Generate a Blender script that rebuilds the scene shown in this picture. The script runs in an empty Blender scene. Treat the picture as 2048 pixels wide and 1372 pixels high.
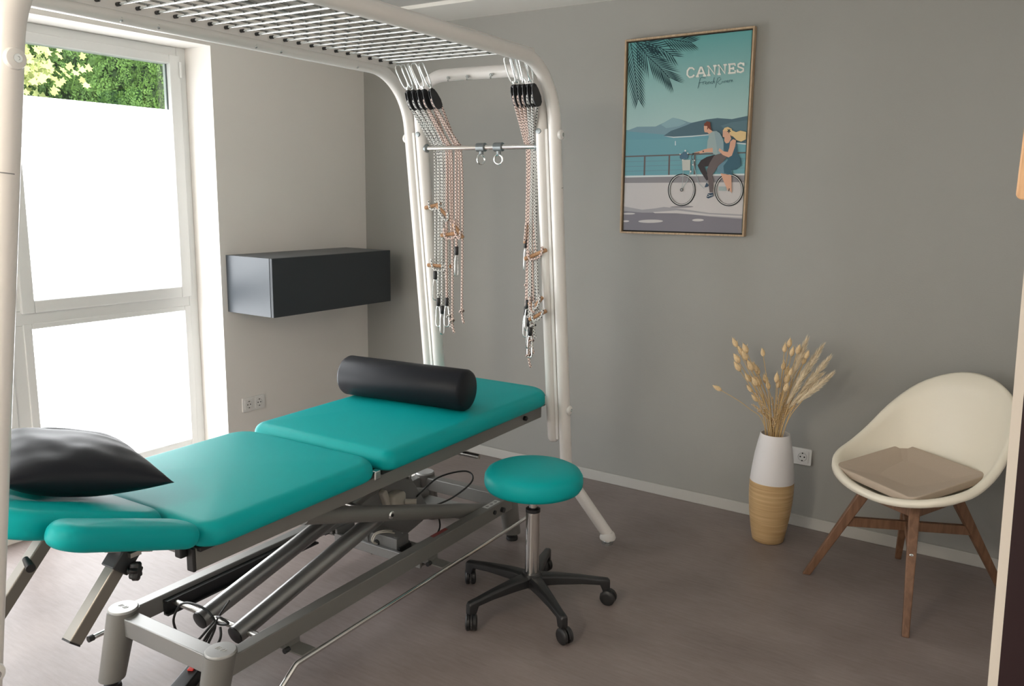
import bpy, bmesh, math, random
from mathutils import Vector, Matrix, noise
PI = math.pi
random.seed(7)
scene = bpy.context.scene
COL = scene.collection

# ------------------------------------------------------------------ camera
cam_d = bpy.data.cameras.new('camera')
cam = bpy.data.objects.new('camera', cam_d)
COL.objects.link(cam)
cam_d.sensor_width = 36.0
cam_d.lens = 1660.0 / 2048.0 * 36.0
cam_d.clip_start = 0.02
_r = Vector((0.83247758, 0.55384687, 0.01532094))
_d = Vector((0.11179692, -0.1408281, -0.98370163))
_f = Vector((-0.54266245, 0.82062238, -0.17915461))
M3 = Matrix((_r, -_d, -_f)).transposed()
cam.matrix_world = Matrix.Translation((0, 0, 1.6)) @ M3.to_4x4()
scene.camera = cam
scene.view_settings.view_transform = 'Standard'
scene.view_settings.look = 'None'
scene.view_settings.gamma = 1.0
scene.view_settings.exposure = 0.6

# ------------------------------------------------------------------ sky, sun and windows' light
world = bpy.data.worlds.new('sky')
scene.world = world
world.use_nodes = True
bgn = world.node_tree.nodes['Background']
bgn.inputs[0].default_value = (0.85, 0.93, 1.0, 1)
bgn.inputs[1].default_value = 1.6
sun_d = bpy.data.lights.new('sun', 'SUN')
sun_d.energy = 6.0
sun_d.angle = 0.02
sun_d.color = (1.0, 0.95, 0.85)
sun = bpy.data.objects.new('sun', sun_d)
COL.objects.link(sun)
sun.rotation_euler = Vector((-0.62, 0.25, -0.74)).to_track_quat('-Z', 'Y').to_euler()
PANE_L = 5.0      # light of the frosted panes by the couch
PANE_F = 3.0      # frosted window behind the camera's left
LAMP = 42.0        # opal ceiling globe behind the picture's top edge, in front of the cage

# ------------------------------------------------------------------ materials
def new_mat(name):
    m = bpy.data.materials.new(name); m.use_nodes = True
    return m, m.node_tree, m.node_tree.nodes['Principled BSDF']
def pbr(name, col, rough=0.5, metal=0.0, spec=0.5, noise_scale=None, noise_amt=0.06, bump=0.0, bscale=200, coat=0, sheen=0, sss=0):
    m, nt, b = new_mat(name)
    b.inputs['Base Color'].default_value = (*col, 1)
    b.inputs['Roughness'].default_value = rough
    b.inputs['Metallic'].default_value = metal
    b.inputs['Specular IOR Level'].default_value = spec
    if coat: b.inputs['Coat Weight'].default_value = coat
    tc = nt.nodes.new('ShaderNodeTexCoord')
    if noise_scale:
        n = nt.nodes.new('ShaderNodeTexNoise'); n.inputs['Scale'].default_value = noise_scale; n.inputs['Detail'].default_value = 4
        nt.links.new(tc.outputs['Object'], n.inputs['Vector'])
        mx = nt.nodes.new('ShaderNodeMix'); mx.data_type = 'RGBA'
        mx.inputs[6].default_value = (*[c * (1 - noise_amt) for c in col], 1)
        mx.inputs[7].default_value = (*[min(1, c * (1 + noise_amt)) for c in col], 1)
        nt.links.new(n.outputs['Fac'], mx.inputs[0]); nt.links.new(mx.outputs[2], b.inputs['Base Color'])
    if bump:
        n2 = nt.nodes.new('ShaderNodeTexNoise'); n2.inputs['Scale'].default_value = bscale; n2.inputs['Detail'].default_value = 3
        nt.links.new(tc.outputs['Object'], n2.inputs['Vector'])
        bp = nt.nodes.new('ShaderNodeBump'); bp.inputs['Strength'].default_value = bump; bp.inputs['Distance'].default_value = 0.002
        nt.links.new(n2.outputs['Fac'], bp.inputs['Height']); nt.links.new(bp.outputs['Normal'], b.inputs['Normal'])
    return m
def emit(name, col, s):
    m = bpy.data.materials.new(name); m.use_nodes = True; nt = m.node_tree
    nt.nodes.remove(nt.nodes['Principled BSDF'])
    e = nt.nodes.new('ShaderNodeEmission'); e.inputs[0].default_value = (*col, 1); e.inputs[1].default_value = s
    nt.links.new(e.outputs[0], nt.nodes['Material Output'].inputs[0])
    return m

M = {}
M['grey_wall'] = pbr('grey_paint', (0.325, 0.322, 0.300), 0.85, noise_scale=6, noise_amt=0.025, bump=0.25, bscale=160)
M['white_wall'] = pbr('warm_white_paint', (0.84, 0.81, 0.77), 0.85, noise_scale=5, noise_amt=0.015, bump=0.15, bscale=160)
M['ceiling'] = pbr('ceiling_shaded', (0.50, 0.49, 0.46), 0.9)  # shade on the main ceiling painted in as a darker tone
M['ceiling_band_lit'] = pbr('ceiling_border_lit', (0.76, 0.74, 0.69), 0.9)  # light on the lowered band painted in as a brighter tone
M['jamb_dark'] = pbr('dark_red_lacquer', (0.016, 0.002, 0.004), 0.5)
M['jamb_cream'] = pbr('cream_lacquer', (0.72, 0.66, 0.58), 0.4)
M['pvc'] = pbr('white_window_plastic', (0.74, 0.75, 0.74), 0.35)
M['frost'] = emit('frosted_pane_daylight', (0.97, 0.985, 1.0), PANE_L)
M['frost2'] = emit('frosted_pane_daylight_front', (1.0, 0.96, 0.9), PANE_F)
M['rod_dark'] = pbr('rod_dark_reflection', (0.35, 0.35, 0.34), 0.25, 1.0)  # dark reflections of the lengthwise rods put into their base colour
M['lamp'] = emit('opal_glass', (1.0, 0.88, 0.72), LAMP)
M['base'] = pbr('baseboard_grey', (0.48, 0.47, 0.44), 0.5)
M['white_tube'] = pbr('white_powder_coat', (0.80, 0.765, 0.73), 0.28, coat=0.3)
M['white_plastic'] = pbr('white_plastic', (0.82, 0.80, 0.77), 0.35)
M['socket'] = pbr('socket_plastic', (0.80, 0.79, 0.77), 0.3)
M['socket_in'] = pbr('socket_recess', (0.5, 0.49, 0.48), 0.4)
M['hole'] = pbr('dark_hole', (0.02, 0.02, 0.02), 0.8)
M['chrome'] = pbr('chrome', (0.72, 0.71, 0.69), 0.12, 1.0)
M['zinc'] = pbr('zinc_plated_steel', (0.75, 0.78, 0.78), 0.25, 1.0)
M['steel'] = pbr('brushed_steel', (0.55, 0.54, 0.51), 0.32, 1.0)
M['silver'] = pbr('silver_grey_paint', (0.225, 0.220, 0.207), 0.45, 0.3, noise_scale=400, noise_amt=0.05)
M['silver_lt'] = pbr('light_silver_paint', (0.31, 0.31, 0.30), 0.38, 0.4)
M['tube_grey'] = pbr('glossy_grey_tube', (0.27, 0.27, 0.265), 0.3, 0.65)
M['guide'] = pbr('square_guide_steel', (0.26, 0.245, 0.22), 0.35, 0.7)
M['dark_steel'] = pbr('dark_channel', (0.05, 0.052, 0.055), 0.4, 0.4)
M['teal'] = pbr('teal_vinyl', (0.0, 0.37, 0.375), 0.48, spec=0.2, bump=0.08, bscale=900)
M['black_vinyl'] = pbr('black_vinyl', (0.012, 0.0135, 0.018), 0.42, spec=0.2, bump=0.1, bscale=700)
M['black_plastic'] = pbr('black_plastic', (0.016, 0.016, 0.017), 0.4)
M['black_rubber'] = pbr('black_rubber', (0.02, 0.02, 0.02), 0.6)
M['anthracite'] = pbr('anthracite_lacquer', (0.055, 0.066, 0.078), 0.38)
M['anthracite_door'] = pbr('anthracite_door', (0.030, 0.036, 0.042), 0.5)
M['cream_shell'] = pbr('cream_plastic', (0.80, 0.745, 0.62), 0.4)
M['beige_cloth'] = pbr('beige_cloth', (0.46, 0.375, 0.295), 0.9, noise_scale=300, noise_amt=0.08, bump=0.3, bscale=900)
M['ceramic'] = pbr('matte_white_ceramic', (0.74, 0.72, 0.72), 0.5)
M['motor'] = pbr('grey_housing', (0.22, 0.22, 0.215), 0.5)
M['ivory'] = pbr('ivory_plastic', (0.62, 0.58, 0.5), 0.45)
M['red'] = pbr('red_plastic', (0.7, 0.04, 0.03), 0.4)
M['redlabel'] = pbr('red_label', (0.28, 0.06, 0.06), 0.5)
M['whitelabel'] = pbr('white_label', (0.6, 0.6, 0.58), 0.5)
M['cable'] = pbr('black_cable', (0.02, 0.022, 0.022), 0.45)
M['stem'] = pbr('dry_stem', (0.60, 0.42, 0.20), 0.8)
M['bunny'] = pbr('dry_seed_head', (0.80, 0.60, 0.35), 0.95, noise_scale=150, noise_amt=0.25, bump=1.0, bscale=300)
M['plume'] = pbr('dry_plume', (0.82, 0.69, 0.50), 0.95, noise_scale=100, noise_amt=0.25, bump=1.0, bscale=250)
M['leaf1'] = pbr('hedge_leaf', (0.13, 0.24, 0.05), 0.6, noise_scale=3, noise_amt=0.45)
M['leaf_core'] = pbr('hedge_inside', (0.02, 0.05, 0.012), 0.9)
M['leaf2'] = pbr('vine_leaf', (0.50, 0.53, 0.18), 0.6, noise_scale=4, noise_amt=0.3)
M['soil'] = pbr('outside_ground', (0.25, 0.25, 0.2), 0.95)
M['gray_cap'] = pbr('cap_silver', (0.42, 0.42, 0.41), 0.4, 0.3)
M['engrave'] = pbr('cap_engraving', (0.58, 0.57, 0.56), 0.4)

def floor_mat():
    m, nt, b = new_mat('linoleum')
    tc = nt.nodes.new('ShaderNodeTexCoord')
    mp = nt.nodes.new('ShaderNodeMapping'); mp.inputs['Scale'].default_value = (9, 60, 9); mp.inputs['Rotation'].default_value = (0, 0, 0.35)
    n = nt.nodes.new('ShaderNodeTexNoise'); n.inputs['Scale'].default_value = 1.2; n.inputs['Detail'].default_value = 6; n.inputs['Roughness'].default_value = 0.65
    n2 = nt.nodes.new('ShaderNodeTexNoise'); n2.inputs['Scale'].default_value = 3.0; n2.inputs['Detail'].default_value = 5
    r = nt.nodes.new('ShaderNodeValToRGB')
    r.color_ramp.elements[0].position = 0.3; r.color_ramp.elements[0].color = (0.180, 0.145, 0.136, 1)
    r.color_ramp.elements[1].position = 0.7; r.color_ramp.elements[1].color = (0.300, 0.252, 0.238, 1)
    ad = nt.nodes.new('ShaderNodeMath'); ad.operation = 'MULTIPLY_ADD'; ad.inputs[1].default_value = 0.4; 
    sc = nt.nodes.new('ShaderNodeMath'); sc.operation = 'MULTIPLY'; sc.inputs[1].default_value = 0.6
    nt.links.new(tc.outputs['Object'], mp.inputs[0]); nt.links.new(mp.outputs[0], n.inputs['Vector'])
    nt.links.new(tc.outputs['Object'], n2.inputs['Vector'])
    nt.links.new(n2.outputs['Fac'], sc.inputs[0]); nt.links.new(n.outputs['Fac'], ad.inputs[0]); nt.links.new(sc.outputs[0], ad.inputs[2])
    nt.links.new(ad.outputs[0], r.inputs[0]); nt.links.new(r.outputs[0], b.inputs['Base Color'])
    b.inputs['Roughness'].default_value = 0.42; b.inputs['Specular IOR Level'].default_value = 0.4
    return m
M['floor'] = floor_mat()

def wood_mat(name, c1, c2, scale=(30, 30, 3), rough=0.55):
    m, nt, b = new_mat(name)
    tc = nt.nodes.new('ShaderNodeTexCoord'); mp = nt.nodes.new('ShaderNodeMapping'); mp.inputs['Scale'].default_value = scale
    n = nt.nodes.new('ShaderNodeTexNoise'); n.inputs['Scale'].default_value = 2.0; n.inputs['Detail'].default_value = 6; n.inputs['Distortion'].default_value = 0.6
    r = nt.nodes.new('ShaderNodeValToRGB')
    r.color_ramp.elements[0].position = 0.32; r.color_ramp.elements[0].color = (*c1, 1)
    r.color_ramp.elements[1].position = 0.68; r.color_ramp.elements[1].color = (*c2, 1)
    nt.links.new(tc.outputs['Object'], mp.inputs[0]); nt.links.new(mp.outputs[0], n.inputs['Vector'])
    nt.links.new(n.outputs['Fac'], r.inputs[0]); nt.links.new(r.outputs[0], b.inputs['Base Color'])
    b.inputs['Roughness'].default_value = rough
    return m
M['chair_wood'] = wood_mat('oiled_eucalyptus', (0.135, 0.065, 0.034), (0.215, 0.110, 0.060))
M['bamboo'] = wood_mat('spun_bamboo', (0.47, 0.30, 0.135), (0.64, 0.45, 0.235), (2, 2, 60), 0.45)
M['cleat_wood'] = wood_mat('beech_cleat', (0.38, 0.20, 0.10), (0.52, 0.30, 0.16), (60, 60, 10), 0.5)
M['frame_wood'] = wood_mat('oak_frame', (0.36, 0.25, 0.15), (0.52, 0.38, 0.25), (60, 60, 8), 0.6)
M['hanger_wood'] = wood_mat('beech_board', (0.50, 0.28, 0.14), (0.66, 0.41, 0.22), (40, 40, 6), 0.5)

def rope_mat(name, base, fleck, fleck2):
    m, nt, b = new_mat(name)
    uv = nt.nodes.new('ShaderNodeUVMap'); sep = nt.nodes.new('ShaderNodeSeparateXYZ')
    nt.links.new(uv.outputs[0], sep.inputs[0])
    def mth(op, a, bb=None, v=None):
        n = nt.nodes.new('ShaderNodeMath'); n.operation = op
        nt.links.new(a, n.inputs[0])
        if bb is not None: nt.links.new(bb, n.inputs[1])
        elif v is not None: n.inputs[1].default_value = v
        return n.outputs[0]
    u2 = mth('MULTIPLY', sep.outputs[0], v=2.0)          # two flecks around
    v2 = mth('MULTIPLY', sep.outputs[1], v=70.0)         # per metre
    s1 = mth('FRACT', mth('ADD', u2, v2)); 
    s2 = mth('FRACT', mth('SUBTRACT', mth('MULTIPLY', sep.outputs[1], v=70.0), u2))
    c1 = mth('LESS_THAN', s1, v=0.55); c2 = mth('LESS_THAN', s2, v=0.45)
    k = mth('MULTIPLY', c1, c2)
    mx = nt.nodes.new('ShaderNodeMix'); mx.data_type = 'RGBA'
    mx.inputs[6].default_value = (*base, 1); mx.inputs[7].default_value = (*fleck, 1)
    nt.links.new(k, mx.inputs[0])
    s3 = mth('FRACT', mth('ADD', mth('MULTIPLY', sep.outputs[0], v=3.0), mth('MULTIPLY', sep.outputs[1], v=110.0)))
    k3 = mth('LESS_THAN', s3, v=0.3)
    mx2 = nt.nodes.new('ShaderNodeMix'); mx2.data_type = 'RGBA'
    mx2.inputs[6].default_value = (*base, 1); mx2.inputs[7].default_value = (*fleck2, 1)
    nt.links.new(k3, mx2.inputs[0]); nt.links.new(mx2.outputs[2], mx.inputs[6])
    nt.links.new(mx.outputs[2], b.inputs['Base Color'])
    b.inputs['Roughness'].default_value = 0.85
    return m
M['rope_grey'] = rope_mat('white_rope_black_flecks', (0.72, 0.71, 0.68), (0.03, 0.03, 0.035), (0.58, 0.58, 0.56))
M['rope_pink'] = rope_mat('pink_rope_dark_flecks', (0.76, 0.64, 0.58), (0.08, 0.045, 0.045), (0.70, 0.48, 0.41))

# ------------------------------------------------------------------ mesh helpers
def link(name, bm, mat, parent=None, smooth=True, angle=40, loc=None, bevel=0, segs=2, kind=None, label=None, recalc=True):
    if recalc: bmesh.ops.recalc_face_normals(bm, faces=bm.faces)
    me = bpy.data.meshes.new(name); bm.to_mesh(me); bm.free()
    mats = mat if isinstance(mat, (list, tuple)) else [mat]
    for mm in mats: me.materials.append(mm)
    o = bpy.data.objects.new(name, me); COL.objects.link(o)
    if parent: o.parent = parent
    if loc: o.location = loc
    if smooth:
        me.polygons.foreach_set('use_smooth', [True] * len(me.polygons))
        try: me.set_sharp_from_angle(angle=math.radians(angle))
        except Exception: pass
    if bevel:
        b = o.modifiers.new('bevel', 'BEVEL'); b.width = bevel; b.segments = segs; b.limit_method = 'ANGLE'; b.harden_normals = False
    if kind: o['kind'] = kind
    if label: o['label'] = label
    return o
def thing(name, label, cat, loc=(0, 0, 0), rz=0, group=None):
    o = bpy.data.objects.new(name, None); COL.objects.link(o); o.empty_display_size = 0.05
    o.location = loc; o.rotation_euler = (0, 0, rz); o['label'] = label; o['category'] = cat
    if group: o['group'] = group
    return o
def tag(o, label, cat, group=None, kind=None):
    o['label'] = label; o['category'] = cat
    if group: o['group'] = group
    if kind: o['kind'] = kind
    return o
def box(bm, x0, x1, y0, y1, z0, z1, mi=0, mat=None):
    vs = [bm.verts.new(p) for p in ((x0, y0, z0), (x1, y0, z0), (x1, y1, z0), (x0, y1, z0), (x0, y0, z1), (x1, y0, z1), (x1, y1, z1), (x0, y1, z1))]
    if mat is not None:
        for v in vs: v.co = mat @ v.co
    fs = []
    for f in ((0, 3, 2, 1), (4, 5, 6, 7), (0, 1, 5, 4), (1, 2, 6, 5), (2, 3, 7, 6), (3, 0, 4, 7)):
        fc = bm.faces.new([vs[i] for i in f]); fc.material_index = mi; fs.append(fc)
    return fs
def frame_for(d, up=Vector((0, 0, 1))):
    d = d.normalized()
    if abs(d.dot(up)) > 0.97: up = Vector((0, 1, 0)) if abs(d.y) < 0.9 else Vector((1, 0, 0))
    x = d.cross(up).normalized(); y = x.cross(d).normalized()
    return x, y
def beam(bm, a, b, w, h, w2=None, h2=None, up=Vector((0, 0, 1)), mi=0):
    """rectangular bar from a to b, w sideways, h along up"""
    a = Vector(a); b = Vector(b); x, y = frame_for(b - a, up)
    w2 = w if w2 is None else w2; h2 = h if h2 is None else h2
    r = []
    for p, ww, hh in ((a, w, h), (b, w2, h2)):
        r.append([bm.verts.new(p + x * sx * ww / 2 + y * sy * hh / 2) for sx, sy in ((-1, -1), (1, -1), (1, 1), (-1, 1))])
    for i in range(4): bm.faces.new((r[0][i], r[0][(i + 1) % 4], r[1][(i + 1) % 4], r[1][i])).material_index = mi
    bm.faces.new(r[0][::-1]).material_index = mi; bm.faces.new(r[1]).material_index = mi
def tube(bm, pts, r, n=16, caps=True, closed=False, mi=0, uv=False, twist=0.0):
    """round tube through pts (r = number or list)"""
    pts = [Vector(p) for p in pts]; N = len(pts); rings = []
    rad = r if isinstance(r, (list, tuple)) else [r] * N
    tang = []
    for i in range(N):
        if closed: d = pts[(i + 1) % N] - pts[i - 1]
        else: d = pts[min(i + 1, N - 1)] - pts[max(i - 1, 0)]
        tang.append(d.normalized() if d.length > 1e-9 else Vector((0, 0, 1)))
    x, y = frame_for(tang[0]); L = [0.0]
    for i in range(N):
        if i:
            x = (x - tang[i] * x.dot(tang[i])).normalized(); y = tang[i].cross(x).normalized() * -1
            y = x.cross(tang[i]).normalized()
            L.append(L[-1] + (pts[i] - pts[i - 1]).length)
        else: y = x.cross(tang[i]).normalized()
        rings.append([bm.verts.new(pts[i] + (x * math.cos(2 * PI * k / n) + y * math.sin(2 * PI * k / n)) * rad[i]) for k in range(n)])
    lay = bm.loops.layers.uv.verify() if uv else None
    for i in range(N if closed else N - 1):
        j = (i + 1) % N
        for k in range(n):
            f = bm.faces.new((rings[i][k], rings[i][(k + 1) % n], rings[j][(k + 1) % n], rings[j][k])); f.material_index = mi
            if uv:
                for lp, (uu, vv) in zip(f.loops, ((k / n, L[i]), ((k + 1) / n, L[i]), ((k + 1) / n, L[j]), (k / n, L[j]))): lp[lay].uv = (uu, vv)
    if caps and not closed:
        bm.faces.new(rings[0][::-1]).material_index = mi; bm.faces.new(rings[-1]).material_index = mi
    return rings
def bezier_round(pts, rad, seg=8):
    """polyline with rounded corners"""
    pts = [Vector(p) for p in pts]; out = [pts[0]]
    rr = rad if isinstance(rad, (list, tuple)) else [rad] * len(pts)
    for i in range(1, len(pts) - 1):
        p = pts[i]; a = (pts[i - 1] - p); b = (pts[i + 1] - p)
        ang = a.angle(b); t = rr[i] / math.tan(ang / 2) if ang < PI - 1e-3 else 0
        t = min(t, a.length * 0.48, b.length * 0.48)
        if t < 1e-5: out.append(p); continue
        p0 = p + a.normalized() * t; p1 = p + b.normalized() * t
        R = t * math.tan(ang / 2)
        bis = (a.normalized() + b.normalized()).normalized(); cen = p + bis * (R / math.sin(ang / 2))
        v0 = p0 - cen; v1 = p1 - cen; tot = v0.angle(v1)
        for k in range(seg + 1):
            s = k / seg
            v = (v0 * math.sin((1 - s) * tot) + v1 * math.sin(s * tot)) / math.sin(tot)
            out.append(cen + v)
    out.append(pts[-1]); return out
def smooth_path(pts, sub=6):
    pts = [Vector(p) for p in pts]; o = []
    for i in range(len(pts) - 1):
        p0 = pts[max(i - 1, 0)]; p1 = pts[i]; p2 = pts[i + 1]; p3 = pts[min(i + 2, len(pts) - 1)]
        for k in range(sub):
            t = k / sub
            o.append(0.5 * ((2 * p1) + (p2 - p0) * t + (2 * p0 - 5 * p1 + 4 * p2 - p3) * t * t + (3 * p1 - p0 - 3 * p2 + p3) * t ** 3))
    o.append(pts[-1]); return o
def lathe(bm, prof, n=32, cx=0, cy=0, mi=None, mat=None):
    """prof = [(r, z)...] or with material index third"""
    rings = []
    for p in prof:
        r, z = p[0], p[1]
        if r < 1e-6: rings.append([bm.verts.new((cx, cy, z))])
        else: rings.append([bm.verts.new((cx + r * math.cos(2 * PI * k / n), cy + r * math.sin(2 * PI * k / n), z)) for k in range(n)])
    if mat is not None:
        for rg in rings:
            for v in rg: v.co = mat @ v.co
    for i in range(len(rings) - 1):
        a, b = rings[i], rings[i + 1]; m_ = prof[i][2] if len(prof[i]) > 2 else 0
        for k in range(n):
            k2 = (k + 1) % n
            if len(a) == 1 and len(b) == 1: continue
            if len(a) == 1: f = bm.faces.new((a[0], b[k2], b[k]))
            elif len(b) == 1: f = bm.faces.new((a[k], a[k2], b[0]))
            else: f = bm.faces.new((a[k], a[k2], b[k2], b[k]))
            f.material_index = m_
def axis_mat(p, d, up=Vector((0, 0, 1))):
    """matrix taking local z to d, placed at p"""
    d = Vector(d).normalized(); x, y = frame_for(d, up)
    m = Matrix((x, y, d)).transposed()
    if m.determinant() < 0: m = Matrix((-x, y, d)).transposed()
    return Matrix.Translation(Vector(p)) @ m.to_4x4()
def outline_rr(w, l, rc, n=10):
    """rounded rectangle; rc = radius or 4 radii (+,+),(-,+),(-,-),(+,-)"""
    rcs = rc if isinstance(rc, (list, tuple)) else [rc] * 4; o = []
    for (sx, sy), a0, r in zip(((1, 1), (-1, 1), (-1, -1), (1, -1)), (0, PI / 2, PI, 1.5 * PI), rcs):
        r = max(r, 1e-4)
        for k in range(n + 1):
            a = a0 + PI / 2 * k / n
            o.append((sx * (w / 2 - r) + r * math.cos(a), sy * (l / 2 - r) + r * math.sin(a)))
    return o
def slab(bm, w, l, rc, z0, z1, re, dome=0.0, fn=None, mat=None, n=8, inner=6, bottom_re=None):
    """upholstered pad: rounded-rectangle outline, rounded top edge re, gently domed top"""
    rcs = rc if isinstance(rc, (list, tuple)) else [rc] * 4
    bre = re * 0.5 if bottom_re is None else bottom_re
    prof = [(bre, z0)]
    for k in range(1, 5):
        a = PI / 2 * k / 4; prof.append((bre * (1 - math.sin(a)), z0 + bre * (1 - math.cos(a))))
    for k in range(0, 9):
        a = PI / 2 * k / 8; prof.append((re * (1 - math.cos(a)), z1 - re + re * math.sin(a)))
    rings = []
    for ins, z in prof:
        rr = [max(r - ins, 0.002) for r in rcs]
        rings.append([bm.verts.new((x, y, z)) for x, y in outline_rr(w - 2 * ins, l - 2 * ins, rr, n)])
    last = rings[-1]
    for k in range(1, inner):
        s = 1 - k / inner
        rings.append([bm.verts.new((v.co.x * s, v.co.y * s, z1 + dome * (1 - s * s))) for v in last])
    N = len(rings[0])
    for i in range(len(rings) - 1):
        for k in range(N): bm.faces.new((rings[i][k], rings[i][(k + 1) % N], rings[i + 1][(k + 1) % N], rings[i + 1][k]))
    c = bm.verts.new((0, 0, z1 + dome))
    for k in range(N): bm.faces.new((rings[-1][k], rings[-1][(k + 1) % N], c))
    bm.faces.new(rings[0][::-1])
    vs = [v for rg in rings for v in rg] + [c]
    if fn:
        for v in vs: v.co = Vector(fn(v.co))
    if mat is not None:
        for v in vs: v.co = mat @ v.co
    return vs
def B(): return bmesh.new()
def ruled(name, fs_mat): pass
M['zinc_dark'] = pbr('dark_zinc', (0.30, 0.33, 0.34), 0.35, 0.9)
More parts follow.
